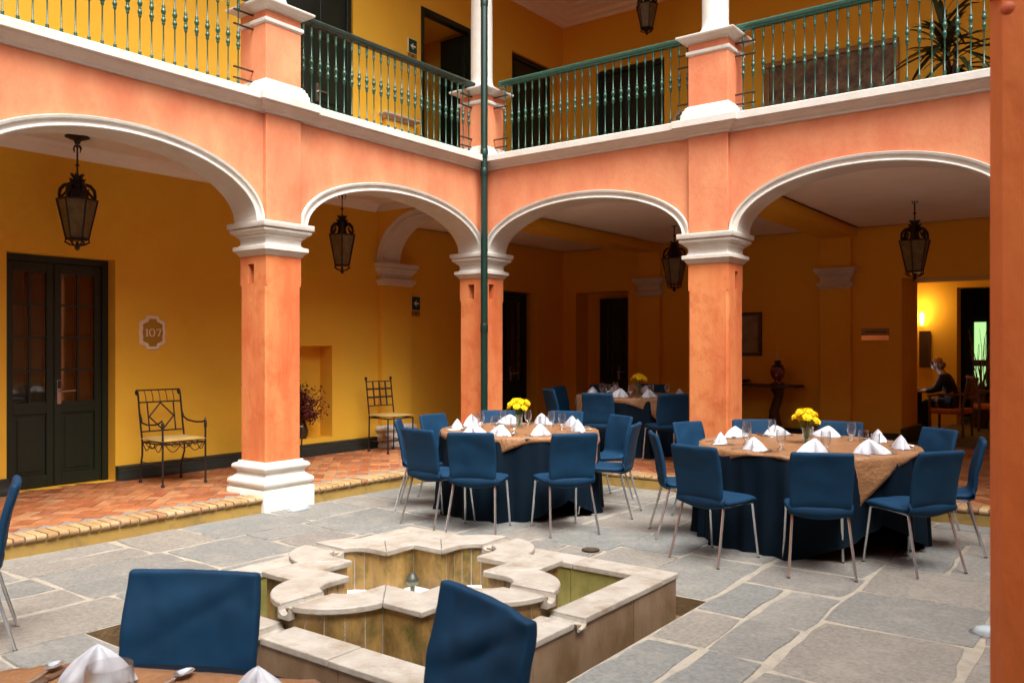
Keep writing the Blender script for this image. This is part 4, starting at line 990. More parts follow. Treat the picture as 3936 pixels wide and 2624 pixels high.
def bloom_mesh():
    m = MB(); random.seed(5)
    m.lathe([(.006, -.014), (.016, -.006), (.018, .004), (.008, .012)], 8)
    for ring, (cnt, rad, up, ln) in enumerate(((14, .010, -.15, .030), (13, .009, .25, .029), (11, .007, .65, .026), (8, .004, 1.1, .021))):
        for i in range(cnt):
            a = 2 * PI * (i + .5 * ring) / cnt + random.uniform(-.1, .1); u = up + random.uniform(-.15, .15); l_ = ln * random.uniform(.85, 1.1)
            d = Vector((cos(a) * cos(u), sin(a) * cos(u), sin(u))); s_ = Vector((-sin(a), cos(a), 0)); b = Vector((cos(a), sin(a), 0)) * rad; e = b + d * l_
            mid = b + d * l_ * .6 + Vector((0, 0, .003)); w = .0062
            m.add([b, mid + s_ * w, e, mid - s_ * w], [(0, 1, 2, 3)])
    me = m.mesh('bloom', 0); me.materials.append(M_YF); return me
bloom_me = bloom_mesh()
def bouquet(label, x, y, z, seed):
    random.seed(seed); t = thing('flower_vase', label, 'flowers', (x, y, z), 'yellow table flowers')
    V = MB().lathe([(.0, .0), (.036, .001), (.040, .01), (.036, .05), (.034, .09), (.041, .14), (.039, .14), (.031, .09), (.033, .05), (.034, .012), (0, .010)], 16, cap=False).build('vase', M_GL, t, local=True)
    st = MB(); heads = []
    nb_ = 15
    for i in range(nb_):
        a = 2.4 * i; q = (i + .5) / nb_; el = PI / 2 - q * 1.75
        rr = .105 * cos(el) * random.uniform(.85, 1.12); h = .215 + .075 * sin(el) + random.uniform(-.012, .012)
        p = Vector((rr * cos(a) + .012 * sin(seed), rr * sin(a), h)); heads.append((p, a, rr))
        st.tube([(-.018 * cos(a), -.018 * sin(a), .012), (.012 * cos(a), .012 * sin(a), .10), (p.x * .55, p.y * .55, .16), (p.x, p.y, h - .01)], [.004, .0035, .003, .002], 5)
    for i in range(8):
        a = 2 * PI * i / 8 + .3; st.tube([(.004 * cos(a), .004 * sin(a), .015), (.018 * cos(a + .6), .018 * sin(a + .6), .07), (.015 * cos(a + 1), .015 * sin(a + 1), .13)], [.007, .009, .004], 5)
    st.build('stems', M_GS, t, local=True)
    for p, a, rr in heads:
        o = bpy.data.objects.new('bloom', bloom_me); COL.objects.link(o); o.parent = t; o.location = p
        o.rotation_euler = Vector((cos(a) * rr * 9, sin(a) * rr * 9, .9)).to_track_quat('Z', 'Y').to_euler(); s_ = random.uniform(1.05, 1.4); o.scale = (s_,) * 3
    return t
def put(me, name, label, cat, group, x, y, z, rz):
    o = bpy.data.objects.new(name, me); COL.objects.link(o); o.location = (x, y, z); o.rotation_euler = (0, 0, rz)
    return tag(o, label, cat, group)
def place_words(angs, c):
    """name each place round a table by where it is seen from the viewer"""
    va = math.atan2(-9.11 - c[1], 7.30 - c[0]); W_ = {}
    for a in angs:
        d = math.degrees((a - va + PI) % (2 * PI) - PI)      # 0 = nearest the viewer, + = to the right (counter-clockwise seen from above)
        W_[a] = d
    order = sorted(angs, key=lambda a: W_[a])
    names = {}
    neg = [a for a in order if W_[a] < 0][::-1]; pos = [a for a in order if W_[a] >= 0]
    def lab(lst, side):
        n = len(lst)
        base = {1: ['%s'], 2: ['near %s', 'far %s'], 3: ['near %s', '%s end', 'far %s'], 4: ['near %s', '%s end', 'far %s', 'far middle %s'],
                5: ['near middle %s', 'near %s', '%s end', 'far %s', 'far middle %s']}[n]
        for a, b in zip(lst, base): names[a] = b % side
    if neg: lab(neg, 'left')
    if pos: lab(pos, 'right')
    return names
def table(desc, cx, cyy, z, rad, chairs, topper_rot, side, seed, vase=(0, 0), nglass=1, gap=None, drop=True, tumblers=()):
    random.seed(seed)
    t = thing('round_table', 'round banquet table ' + desc, 'table', (cx, cyy, z), 'round banquet tables')
    MB().lathe([(rad - .01, TH - .045), (rad - .005, TH - .04), (rad - .005, TH - .014), (.001, TH - .013)], 40, (cx, cyy, z)).build('tabletop', M_WD, t)
    for k in range(4):
        a = PI / 4 + k * PI / 2; px, py = cx + cos(a) * rad * .62, cyy + sin(a) * rad * .62
        MB().box(px - .014, px + .014, py - .014, py + .014, z, z + TH - .05).build('leg', M_CH if k % 2 else M_SS, t, smooth=0)
    MB().tube([(cx - rad * .4, cyy, z + .25), (cx + rad * .4, cyy, z + .25)], .012, 6).build('brace', M_SS, t)
    # navy cloth to the floor
    m = MB(); na = 216; hts = [0, .012, .05, .15, .3, .45, .6, .72, TH - .022]
    ph = random.uniform(0, 6)
    m.v.append((cx, cyy, z + TH - .006))
    for rr in (.5, .97): m.v += [(cx + rad * rr * cos(2 * PI * i / na), cyy + rad * rr * sin(2 * PI * i / na), z + TH - .006) for i in range(na)]
    for i in range(na): m.f.append((0, 1 + i, 1 + (i + 1) % na))
    rows = [1, 1 + na]
    for j, h in enumerate(hts):
        rows.append(len(m.v)); dn = h / hts[-1]
        for i in range(na):
            a = 2 * PI * i / na
            hem = 1.0
            if gap: 
                d = abs((a - gap[0] + PI) % (2 * PI) - PI); hem = 1 - gap[2] * max(0, 1 - d / gap[1])
            w1 = a * 15 + ph + 2.6 * sin(a * 2 + seed) + 1.3 * sin(a * 5); fold = (1 - 2 * abs(sin(w1 / 2)) ** .7) * .8 + .35 * sin(a * 31 + ph * 2 + 2 * sin(a * 3)) + .7 * N(cos(a) * 3 + seed, sin(a) * 3, 1)
            rr = rad + .006 + dn ** .6 * (.042 + .056 * fold) + (.05 * max(0, dn - .9) * 10 * max(0, N(cos(a) * 2, sin(a) * 2, seed)) if drop else 0)
            zz = z + max(.004, TH - .006 - .012 * (1 if j else .3) - h * hem) if j else z + TH - .010
            m.v.append((cx + rr * cos(a), cyy + rr * sin(a), zz))
    for r0, r1 in zip(rows, rows[1:]):
        for i in range(na): m.f.append((r0 + i, r0 + (i + 1) % na, r1 + (i + 1) % na, r1 + i))
    o = m.build('tablecloth', M_NV, None, smooth=0); o.data.polygons.foreach_set('use_smooth', [True] * len(o.data.polygons))
    tag(o, 'navy cloth falling in folds to the floor from the table ' + desc, 'tablecloth', 'navy tablecloths')
    # square bronze topper, corners hanging
    m = MB(); n = 56; hs_ = side / 2; ct, st_ = cos(topper_rot), sin(topper_rot)
    for i in range(n + 1):
        for j in range(n + 1):
            u, v = -hs_ + side * i / n, -hs_ + side * j / n
            if i in (0, n): v += .006 * sin(j * 1.7)
            x, y = u * ct - v * st_, u * st_ + v * ct; r = math.hypot(x, y); wz = .003 * N(x * 9, y * 9, seed) + .0025 * N(x * 22, y * 22, seed)
            if r > rad:
                e = r - rad; a = math.atan2(y, x); k = (rad + .010 + .02 * min(1, e * 6) + .016 * sin(a * 16 + seed) * min(1, e * 5) + .012 * N(x * 8, y * 8, seed)) / r
                m.v.append((cx + x * k, cyy + y * k, z + TH + .003 - max(0, e - .012)))
            else: m.v.append((cx + x, cyy + y, z + TH + .003 + wz))
    for i in range(n):
        for j in range(n): a = i * (n + 1) + j; m.f.append((a, a + 1, a + n + 2, a + n + 1))
    o = m.build('table_topper', M_TP, None, smooth=0); o.data.polygons.foreach_set('use_smooth', [True] * len(o.data.polygons))
    so_ = o.modifiers.new('thickness', 'SOLIDIFY'); so_.thickness = .002
    tag(o, 'square bronze overcloth with hanging corners on the table ' + desc, 'tablecloth', 'bronze overcloths')
    # chairs, napkins, glasses, cutlery
    angs = [R(c[0]) for c in chairs]; nm = place_words(angs, (cx, cyy)) if angs else {}; zt = z + TH + .006
    for q, (a, c) in enumerate(zip(angs, chairs)):
        r = c[1] - .285; w = nm[a]
        if c[2] if len(c) > 2 else True:
            chair(f'blue cloth covered chair at {w} of the table {desc}', 'blue chairs round the tables', cx + r * cos(a), cyy + r * sin(a), z, a + PI + (random.uniform(-.06, .06)), me=shells[(q + seed) % 5])
        rn = rad - .17
        put(naps[(q + seed) % 4], 'napkin', f'white folded napkin at {w} of the table {desc}', 'napkin', 'folded white napkins', cx + rn * cos(a), cyy + rn * sin(a), zt, a + PI / 2 + random.uniform(-.6, .6)).scale = (random.uniform(1.1, 1.42), random.uniform(1.0, 1.3), random.uniform(.78, .98))
        ag = a + .20; rg = rad - .36
        isT = q in tumblers
        put(tum_me if isT else gob_me, 'tumbler' if isT else 'goblet', f'{"clear tumbler" if isT else "clear goblet"} behind the napkin at {w} of the table {desc}', 'glass', 'clear glasses on the tables', cx + rg * cos(ag), cyy + rg * sin(ag), zt, 0)
        for nme_, me, da, dr in (('spoon', spoon_me, .17, .15), ('fork', fork_me, -.2, .14), ('knife', knife_me, .235, .16)):
            aa = a + da * .83 / rad
            put(me, nme_, f'steel {nme_} beside the napkin at {w} of the table {desc}', nme_, 'steel cutlery', cx + (rad - dr) * cos(aa), cyy + (rad - dr) * sin(aa), zt, a + PI / 2 + random.uniform(-.12, .12))
    bouquet('glass vase of yellow chrysanthemums on the table ' + desc, cx + vase[0], cyy + vase[1], zt, seed)
    return t
table('by the downpipe', 2.0, -1.90, 0, .82, [(-143, 1.28), (-97, 1.40), (-71, 1.50), (-34, 1.51), (16, 1.26), (64, 1.30), (178, 1.26), (137, 1.29), (102, 1.38)], R(-38), 1.76, 11, (-.10, .14), gap=(R(-20), .5, .25))
table('nearest the right border', 4.88, -1.47, 0, .93, [(-146, 1.37), (165, 1.37), (-105, 1.57), (-69, 1.50), (-32, 1.45), (53, 1.45), (11, 1.38), (130, 1.44), (94, 1.40)], R(-4), 1.92, 12, (-.02, .05), gap=(R(-35), .7, .35), tumblers=(6, 8))
table('under the right arcade', 1.25, 2.0, FL, .84, [(-125, 1.36), (-171, 1.24), (-79, 1.58), (-43, 1.60), (143, 1.26), (104, 1.29), (12, 1.50)], R(12), 1.84, 13, (.03, .10))
table('at the lower left', 5.635, -8.545, 0, .875, [], R(27), 1.62, 14, (.15, -.25))
big_nap = napkin_mesh(1)
put(big_nap, 'napkin', 'large white creased napkin standing at the lower left edge', 'napkin', 'folded white napkins', 5.13, -8.01, TH + .006, R(36.8)).scale = (.80, 1.0, .72)
put(napkin_mesh(2), 'napkin', 'white folded napkin at the bottom edge right of the near blue chair', 'napkin', 'folded white napkins', 5.575, -7.82, TH + .006, R(15)).scale = (.75, .9, .60)
put(gob_me, 'goblet', 'clear goblet in front of the two eared napkin at lower left', 'glass', 'clear glasses on the tables', 5.497, -8.16, TH + .004, 0).scale = (1.3, 1.3, 1)
put(gob_me, 'goblet', 'clear goblet cut by the left border at the bottom', 'glass', 'clear glasses on the tables', 5.16, -8.33, TH + .004, 0)
put(knife_me, 'knife', 'steel knife with thick handle at the lower left corner', 'knife', 'steel cutlery', 5.04, -8.08, TH + .006, math.atan2(-.09, .049) + PI / 2)
put(spoon_me, 'spoon', 'steel spoon lying beside the knife at lower left', 'spoon', 'steel cutlery', 5.015, -8.10, TH + .006, math.atan2(-.056, .034) + PI / 2)
put(spoon_me, 'spoon', 'steel spoon on the bronze cloth below the left blue chair', 'spoon', 'steel cutlery', 5.315, -7.93, TH + .006, math.atan2(-.073, .017) + PI / 2)
# near chairs, with slack covers
chair('near blue chair seen from the front beyond the fork and napkin', 'blue chairs round the tables', 4.747 + .285 * .61, -7.47 - .285 * .79, 0, math.atan2(-.79, .61), seed=21, slack=.5, wr=.005)
chair('near blue chair with wrinkled slack cover at the bottom centre', 'blue chairs round the tables', 5.753 - .285 * .26, -7.16 - .285 * .965, 0, math.atan2(-.965, -.26), seed=22, slack=1.0, wr=.006)
chair('blue chair seen edge on at the left border', 'blue chairs round the tables', 2.087 - .285 * .41, -6.91 - .285 * .91, 0, math.atan2(-.91, -.41), seed=23)

# ------------------------------------------------------------------ iron chairs in the left arcade
def tubes(lst, r): 
    m = MB()
    for p in lst: m.tube(p, r, 7)
    return m
def iron_armchair(label, x, y, rz, arms=True):
    t = thing('iron_chair', label, 'chair', (x, y, FL), 'wrought iron chairs', rz)      # faces +x
    B = lambda m, n, mat, **k: m.build(n, mat, t, local=True, **k)
    w = .25
    zs = .46
    for s_ in (-1, 1):
        B(MB().tube([(.235, s_ * w, .0), (.235, s_ * w, .70)], .0105, 8).lathe([(.018, 0), (.021, .014), (.014, .034)], 8, (.235, s_ * w, 0)).lathe([(.016, .62), (.017, .63), (.017, .69), (.015, .70)], 8, (.235, s_ * w, 0)), 'leg', M_IR)
        B(MB().tube([(-.30, s_ * .24, 0), (-.295, s_ * .24, .16), (-.235, s_ * w, .32), (-.235, s_ * w, .47)], .0105, 8).lathe([(.017, 0), (.019, .012), (.012, .03)], 8, (-.30, s_ * .24, 0)), 'leg', M_IR)
        B(MB().tube([(-.295, s_ * w, .78), (-.26, s_ * w, .72), (-.20, s_ * (w + .02), .68), (-.05, s_ * (w + .035), .665), (.12, s_ * (w + .03), .675), (.20, s_ * (w + .015), .70), (.232, s_ * w, .74), (.235, s_ * w, .69)][:6] + [(.225, s_ * (w + .004), .725), (.235, s_ * w, .69)], .010, 8), 'armrest', M_IR)
        B(MB().tube([(-.235, s_ * w, .46), (-.27, s_ * w, .62), (-.305, s_ * w, .80), (-.335, s_ * w, .98), (-.348, s_ * w, 1.02), (-.372, s_ * w, 1.035), (-.392, s_ * w, 1.02), (-.39, s_ * w, .995), (-.374, s_ * w, .985), (-.362, s_ * w, 1.0)], .0105, 8), 'back_post', M_IR)
    bx = lambda z: -.235 - (z - .46) * .19
    P = lambda u, z: (bx(z), u, z)
    br = tubes([[(-.372, -w, 1.035), (-.372, w, 1.035)], [P(-w, .90), P(w, .90)], [P(-w, .575), P(w, .575)], [P(-.155, .90), P(-.155, .575)], [P(.155, .90), P(.155, .575)]], .0085)
    for a, b in zip(((0, .89), (.145, .735), (0, .585), (-.145, .735)), ((.145, .735), (0, .585), (-.145, .735), (0, .89))): br.tube([P(*a), P(*b)], .0085, 7)
    B(br, 'back_grid', M_IR)
    sl = MB()
    for k in range(5): u = -.166 + .083 * k; sl.tube([P(u, .90), P(u, .96), (-.350, u, 1.0), (-.372, u, 1.035)], .0045, 6)
    B(sl, 'back_slats', M_IR)
    sf = tubes([[(.235, -w, zs), (.235, w, zs), (-.235, w, zs), (-.235, -w, zs), (.235, -w, zs)]], .009)
    for k in range(4): sf.tube([(-.235, -.15 + .1 * k, zs), (.235, -.15 + .1 * k, zs)], .006, 6)
    B(sf, 'seat_frame', M_IR)
    lo = MB()
    def swag(p, q, d): lo.tube([(p[0] + (q[0] - p[0]) * i / 8, p[1] + (q[1] - p[1]) * i / 8, zs - d * sin(PI * i / 8)) for i in range(9)], .0055, 5)
    for a, b, d in ((-.22, -.04, .085), (-.07, .07, .05), (.04, .22, .085)):
        swag((.235, a), (.235, b), d); swag((-.235, a), (-.235, b), d); 
        for s_ in (-1, 1): swag((a, s_ * w), (b, s_ * w), d)
    B(lo, 'scroll_apron', M_IR)
    B(tubes([[(.235, s_ * w, .235), (-.285, s_ * .245, .235)] for s_ in (-1, 1)] + [[(-.03, -w, .235), (-.03, w, .235)]], .006), 'stretcher', M_IR)
    cushion(t, zs)
    return t
def cushion(t, zs, wx=.25, wy=.262, th=.052):
    m = MB(); n = 12
    for sgn in (1, -1):
        for i in range(n + 1):
            for j in range(n + 1):
                u, v = -1 + 2 * i / n, -1 + 2 * j / n; e = (1 - u ** 4) * (1 - v ** 4); k = 1 + .03 * (u * u * v * v)
                m.v.append((u * wx * k, v * wy * k, zs + .012 + th / 2 + sgn * (th / 2) * e ** .45 + .004 * N(u * 2, v * 2, sgn)))
    q = (n + 1) ** 2
    for b in (0, q):
        for i in range(n):
            for j in range(n): a = b + i * (n + 1) + j; m.f.append((a, a + 1, a + n + 2, a + n + 1))
    m.build('cushion', M_CU, t, local=True, smooth=60)
iron_armchair('wrought iron armchair with diamond back and mustard cushion below the 107 plaque', -1.46, -3.75, R(-4))
def iron_side_chair(label, x, y, rz):
    t = thing('iron_chair', label, 'chair', (x, y, FL), 'wrought iron chairs', rz)
    B = lambda m, n, mat, **k: m.build(n, mat, t, local=True, **k)
    w, zs = .225, .50
    for s_ in (-1, 1):
        B(MB().tube([(.225, s_ * w, 0), (.225, s_ * w, zs)], .0105, 8).lathe([(.018, 0), (.021, .014), (.014, .034)], 8, (.225, s_ * w, 0)), 'leg', M_IR)
        B(MB().tube([(-.24, s_ * w, 0), (-.225, s_ * w, zs)], .0105, 8).lathe([(.018, 0), (.02, .014), (.014, .03)], 8, (-.24, s_ * w, 0)), 'leg', M_IR)
        B(MB().tube([(-.225, s_ * w, zs), (-.31, s_ * w, 1.05)], .0105, 8).lathe([(.010, 1.035), (.020, 1.05), (.023, 1.07), (.016, 1.085), (.003, 1.09)], 10, (-.312, s_ * w, 0)), 'back_post', M_IR)
    bx = lambda z: -.225 - (z - zs) * .155
    g = MB()
    for z, r in ((1.02, .008), (.91, .013), (.79, .013), (.665, .008)): g.tube([(bx(z), -w, z), (bx(z), w, z)], r, 6)
    for u in (-.112, 0, .112): g.tube([(bx(1.02) + .004, u, 1.02), (bx(.665) + .004, u, .665)], .012, 6)
    B(g, 'back_grid', M_IR)
    B(tubes([[(.225, -w, zs), (.225, w, zs), (-.225, w, zs), (-.225, -w, zs), (.225, -w, zs)]], .010), 'seat_frame', M_IR)
    B(tubes([[(.225, s_ * w, .16), (-.235, s_ * w, .16)] for s_ in (-1, 1)] + [[(.0, -w, .16), (.0, w, .16)]], .007), 'stretcher', M_IR)
    cushion(t, zs, .24, .24, .045); return t
iron_side_chair('wrought iron side chair with lattice back and mustard seat by the pilaster', -1.55, -.23, R(-8))
# dried red flowers in the niche
iron_side_chair('wrought iron side chair almost hidden behind the left pier', -1.32, -2.47, R(13))
def dried(label, x, y, z):
    t = thing('flower_vase', label, 'flowers', (x, y, z)); random.seed(9)
    MB().lathe([(.05, 0), (.075, .04), (.085, .12), (.06, .19), (.05, .22), (.062, .235)], 16).build('vase', M_WD, t, local=True)
    st = MB(); lf = MB()
    for i in range(80):
        a = random.uniform(0, 2 * PI); sp = random.uniform(.03, .36); h = random.uniform(.40, .80) - sp * .35
        e = Vector((sp * cos(a), sp * sin(a), h)); st.tube([(0, 0, .2), (e.x * .35, e.y * .35, .2 + (h - .2) * .55), tuple(e)], [.003, .0022, .0015], 4)
        for k in range(24):
            q = random.uniform(.4, 1.06); p = Vector((e.x * q, e.y * q, .2 + (h - .2) * min(q, 1))) + Vector([random.gauss(0, .022) for _ in range(3)])
            d = Vector([random.gauss(0, 1) for _ in range(3)]).normalized(); u = d.orthogonal().normalized(); w_ = d.cross(u); s_ = random.uniform(.010, .024)
            lf.add([p - u * s_, p + w_ * s_ * .7, p + u * s_, p - w_ * s_ * .7], [(0, 1, 2, 3)])
    st.build('stems', M_IR, t, local=True); lf.build('dried_blooms', M_RF, t, local=True, smooth=0, kind='stuff')
dried('vase of dried dark red flowers in the wall niche', WL - .12, -1.30, .402)

# ------------------------------------------------------------------ right arcade furniture
co = thing('console_table', 'dark wooden console table with curved leg behind the right pier', 'table', (2.2, 4.86, FL))
MB().box(1.02, 2.76, 4.62, 5.1, 1.03, 1.07).build('top', M_WD, co, smooth=0, bevel=.01)
for sx in (1.35, 2.38): MB().tube([(sx, 4.86, FL), (sx - .03, 4.86, .42), (sx - .05, 4.86, .62), (sx + .03, 4.86, .88), (sx + .0, 4.86, 1.03)], [.13, .11, .085, .075, .12], 10).build('leg', M_WD, co)
tag(MB().lathe([(.0, .0), (.10, .0), (.27, .045), (.30, .065), (.285, .065), (.1, .02), (0, .02)], 20, (1.62, 4.86, 1.071), cap=False).build('wooden_bowl', M_WD), 'shallow dark bowl on the console table', 'bowl')
ol = thing('oil_lamp', 'red and white porcelain oil lamp with glass chimney on the console', 'lamp', (2.39, 4.86, 1.071))
MB().lathe([(.11, 0), (.115, .02), (.06, .045), (.05, .07), (.085, .11), (.115, .19), (.115, .25), (.10, .29), (.06, .31)], 20, (2.39, 4.86, 1.071)).build('font', M_CL, ol)
MB().lathe([(.10, .305), (.105, .315), (.05, .33), (.045, .37), (.06, .385), (.04, .40)], 16, (2.39, 4.86, 1.071)).build('burner', M_IR, ol)
MB().lathe([(.03, .40), (.048, .44), (.04, .50), (.022, .58), (.02, .64)], 14, (2.39, 4.86, 1.071), cap=False).build('chimney', M_GL, ol)
pc = thing('framed_picture', 'framed old print on the ochre wall right of the salmon pier', 'picture', (1.66, WR, 1.92))
for a in ((1.32, 2.0, 1.545, 1.60), (1.32, 2.0, 2.245, 2.30), (1.32, 1.38, 1.601, 2.244), (1.94, 2.0, 1.601, 2.244)): MB().box(a[0], a[1], WR - .04, WR - .002, a[2], a[3]).build('frame_bar', M_WD, pc, smooth=0, bevel=.008)
MB().box(1.38, 1.94, WR - .02, WR - .01, 1.6, 2.245).build('print', M_PP, pc, smooth=0)
# tapestry painting upstairs
tp_ = thing('framed_painting', 'large gilt framed brown figure painting behind the upper right railing', 'painting', (3.1, WR, 5.75))
PX0, PX1, PZ0, PZ1 = 2.05, 4.21, 5.0, 6.56
for a in ((PX0, PX1, PZ1 - .09, PZ1), (PX0, PX1, PZ0, PZ0 + .09), (PX0, PX0 + .09, PZ0 + .091, PZ1 - .091), (PX1 - .09, PX1, PZ0 + .091, PZ1 - .091)): MB().box(a[0], a[1], WR - .06, WR - .002, a[2], a[3]).build('frame_bar', M_GF, tp_, smooth=0, bevel=.015)
MB().box(PX0 + .09, PX1 - .09, WR - .03, WR - .012, PZ0 + .09, PZ1 - .09).build('canvas', M_PT, tp_, smooth=0)
# palms upstairs
def palm(lab, x, y, z, h, nleaf, seed):
    random.seed(seed); t = thing('potted_palm', lab, 'plant', (x, y, z), 'potted gallery plants')
    MB().lathe([(.0, 0), (.16, 0), (.21, .30), (.22, .34), (.19, .34), (.17, .28), (0, .27)], 16, cap=False).build('pot', M_TC, t, local=True)
    for k in range(3):
        a = k * 2.1; MB().tube([(.03 * cos(a), .03 * sin(a), .26), (.06 * cos(a), .06 * sin(a), h * .5), (.10 * cos(a), .10 * sin(a), h * (.72 + .1 * k))], [.02, .018, .015], 6).build('stem', M_WD, t, local=True)
    for i in range(nleaf):
        k = i % 3; a0 = k * 2.1; bs = Vector((.10 * cos(a0), .10 * sin(a0), h * (.72 + .1 * k) - random.uniform(0, .45)))
        a = 2.4 * i + random.uniform(-.3, .3); el = random.uniform(-.35, 1.2); L = random.uniform(.5, .85) * min(1, h / 1.4); d = Vector((cos(a) * cos(el), sin(a) * cos(el), sin(el)))
        s_ = Vector((-sin(a), cos(a), 0)); m = MB()
        for q in range(6):
            u = q / 5; p = bs + d * L * u + Vector((0, 0, -.26 * u * u * L * 1.6)); w = .034 * (sin(PI * (u * .86 + .10)) ** .8)
            m.v += [p - s_ * w, p + Vector((0, 0, -w * .45)), p + s_ * w]
        for q in range(5): m.f += [(q * 3, q * 3 + 1, q * 3 + 4, q * 3 + 3), (q * 3 + 1, q * 3 + 2, q * 3 + 5, q * 3 + 4)]
        m.build('leaf', M_LF, t, local=True, smooth=60)
palm('potted palm with long dark leaves behind the upper right railing', 5.28, 2.9, 4.285, 1.75, 72, 4)
palm('small potted palm peeking right of the pedestal upstairs', 3.15, 3.2, 4.285, .75, 16, 5)

# ------------------------------------------------------------------ reception room
rr = MB().box(3.0, 3.1, 6.36, 12.4, 0, 3.6).box(3.1, 9.0, 6.352, 12.4, 3.4, 3.6).box(9.0, 9.1, 6.36, 12.4, 0, 3.6)
tag(rr.build('wall', M_YE, smooth=0), 'ochre side walls of the reception room', 'wall')
tag(wall(lambda u, v, z: (u, 9.5 - v, z), 3.1, 9, 0, 3.4, 0, [(4.33, 6.3, FL, 2.87, .45, 0)]).build('wall', M_YE, smooth=0), 'lamp lit ochre wall at the back of the reception room', 'wall')
tag(MB().box(3.0, 9, 12.0, 12.1, 0, 3.5).box(3.0, 3.05, 9.96, 12, 0, 3.5).build('wall', M_DK, smooth=0), 'dark wall of the farthest room', 'wall')
struct('carpet', MB().box(4.25, 8.9, 5.25, 12.0, FL, FL + .008), M_CR, floor, smooth=0)
gw = thing('garden_window', 'bright green garden window panes in the dark far room', 'window', (4.6, 11.98, 1.5))
for a in ((4.28, 4.51, 1.42, 2.25), (4.28, 4.38, .85, 1.28), (4.42, 4.51, .85, 1.28)): MB().box(a[0], a[1], 11.975, 11.99, a[2], a[3]).build('window_pane', M_WG, gw, smooth=0)
sc = thing('wall_sconce', 'lit wall lamp glowing on the reception room wall', 'lamp', (3.80, 9.44, 2.3))
MB().lathe([(.012, 0), (.03, .06), (.04, .13), (.036, .20), (.014, .25)], 12, (3.71, 9.43, 2.14)).build('lamp_shade', M_LT, sc)
pt = bpy.data.lights.new('sconce_light', 'POINT'); pt.energy = 4; pt.color = (1, .68, .30); pt.shadow_soft_size = .08
po = bpy.data.objects.new('sconce_light', pt); COL.objects.link(po); po.location = (3.72, 9.2, 2.5)
wp = thing('framed_picture', 'dark narrow picture seen edge on beside the desk', 'picture', (3.75, 9.45, 1.7))
MB().box(3.66, 3.86, 9.44, 9.495, 1.30, 2.02).build('frame', M_WD, wp, smooth=0)
dk = thing('desk', 'dark desk half hidden by the reception doorway', 'desk', (3.75, 7.1, FL))
MB().box(3.2, 4.14, 6.55, 7.75, FL + .74, FL + .78).build('desktop', M_WD, dk, smooth=0)
for yy_ in (6.6, 7.66): MB().box(3.25, 4.05, yy_, yy_ + .04, FL, FL + .739).build('side_panel', M_WD, dk, smooth=0)
mo = thing('computer_monitor', 'thin computer monitor on the desk lighting the face of the man', 'monitor', (3.86, 7.15, FL + .78))
mm = MB().box(-.02, .012, -.27, .27, .10, .44); mm.map(lambda x, y, z: (3.88 + x - (z - .1) * .2, 7.15 + y, FL + .78 + z)).build('housing', M_BP, mo, smooth=0)
MB().box(.0125, .014, -.25, .25, .12, .42).map(lambda x, y, z: (3.88 + x - (z - .1) * .2, 7.15 + y, FL + .78 + z)).build('screen', M_SC, mo, smooth=0)
MB().box(3.78, 3.94, 7.05, 7.25, FL + .781, FL + .79).box(3.85, 3.88, 7.13, 7.17, FL + .79, FL + .9).build('monitor_stand', M_BP, mo, smooth=0)
tag(MB().box(3.98, 4.12, 6.95, 7.32, FL + .781, FL + .80).build('keyboard', M_BP, bevel=.004), 'black keyboard under the hands of the seated man', 'keyboard')
def wood_chair(label, x, y, rz):
    t = thing('wooden_armchair', label, 'chair', (x, y, FL), 'wooden chairs with orange seats', rz)      # faces -x
    B = lambda m, n, mat, **k: m.build(n, mat, t, local=True, **k)
    for sx, sy in ((-.26, -.27), (-.26, .27)): B(MB().tube([(sx, sy, 0), (sx, sy, .70)], .022, 8), 'leg', M_BW)
    for sy in (-.27, .27):
        B(MB().tube([(.26, sy, 0), (.25, sy, .50), (.34, sy, 1.02)], .023, 8), 'leg', M_BW)
        B(MB().tube([(-.30, sy, .70), (-.1, sy, .725), (.29, sy, .735)], .020, 8), 'armrest', M_BW)
    B(MB().box(-.29, .27, -.28, .28, .40, .49), 'seat', M_OC, bevel=.03)
    B(MB().box(.30, .34, -.25, .25, .66, .70), 'back_rail', M_BW, bevel=.006); B(MB().box(.335, .37, -.25, .25, .96, 1.0), 'back_rail', M_BW, bevel=.006)
    for sy in (-.15, 0, .15): B(MB().tube([(.315, sy, .70), (.345, sy, .96)], .014, 6), 'back_spindle', M_BW)
    return t
wood_chair('wooden armchair with orange seat under the seated man', 4.64, 7.0, R(-6))
wood_chair('empty wooden chair with orange seat behind the seated man', 5.05, 8.5, R(200))
bv = thing('branch_vase', 'tall vase of bare curled branches before the green window', 'vase', (4.82, 9.0, FL)); random.seed(12)
MB().lathe([(.0, 0), (.12, 0), (.15, .2), (.12, .5), (.07, .62), (.08, .66)], 14, (4.82, 9.0, FL + .0)).build('vase', M_WD, bv)
bm_ = MB()
for i in range(16):
    a = random.uniform(0, 6.28); sp = random.uniform(.10, .30); h = random.uniform(1.5, 2.05)
    bm_.tube([(4.82 + sp * cos(a) * q + .02 * sin(q * 9 + i), 9.0 + sp * sin(a) * q, FL + .55 + (h - .55) * q) for q in [k / 7 for k in range(8)]], [.010 - .001 * k for k in range(8)], 5)
bm_.build('branches', M_BW, bv)

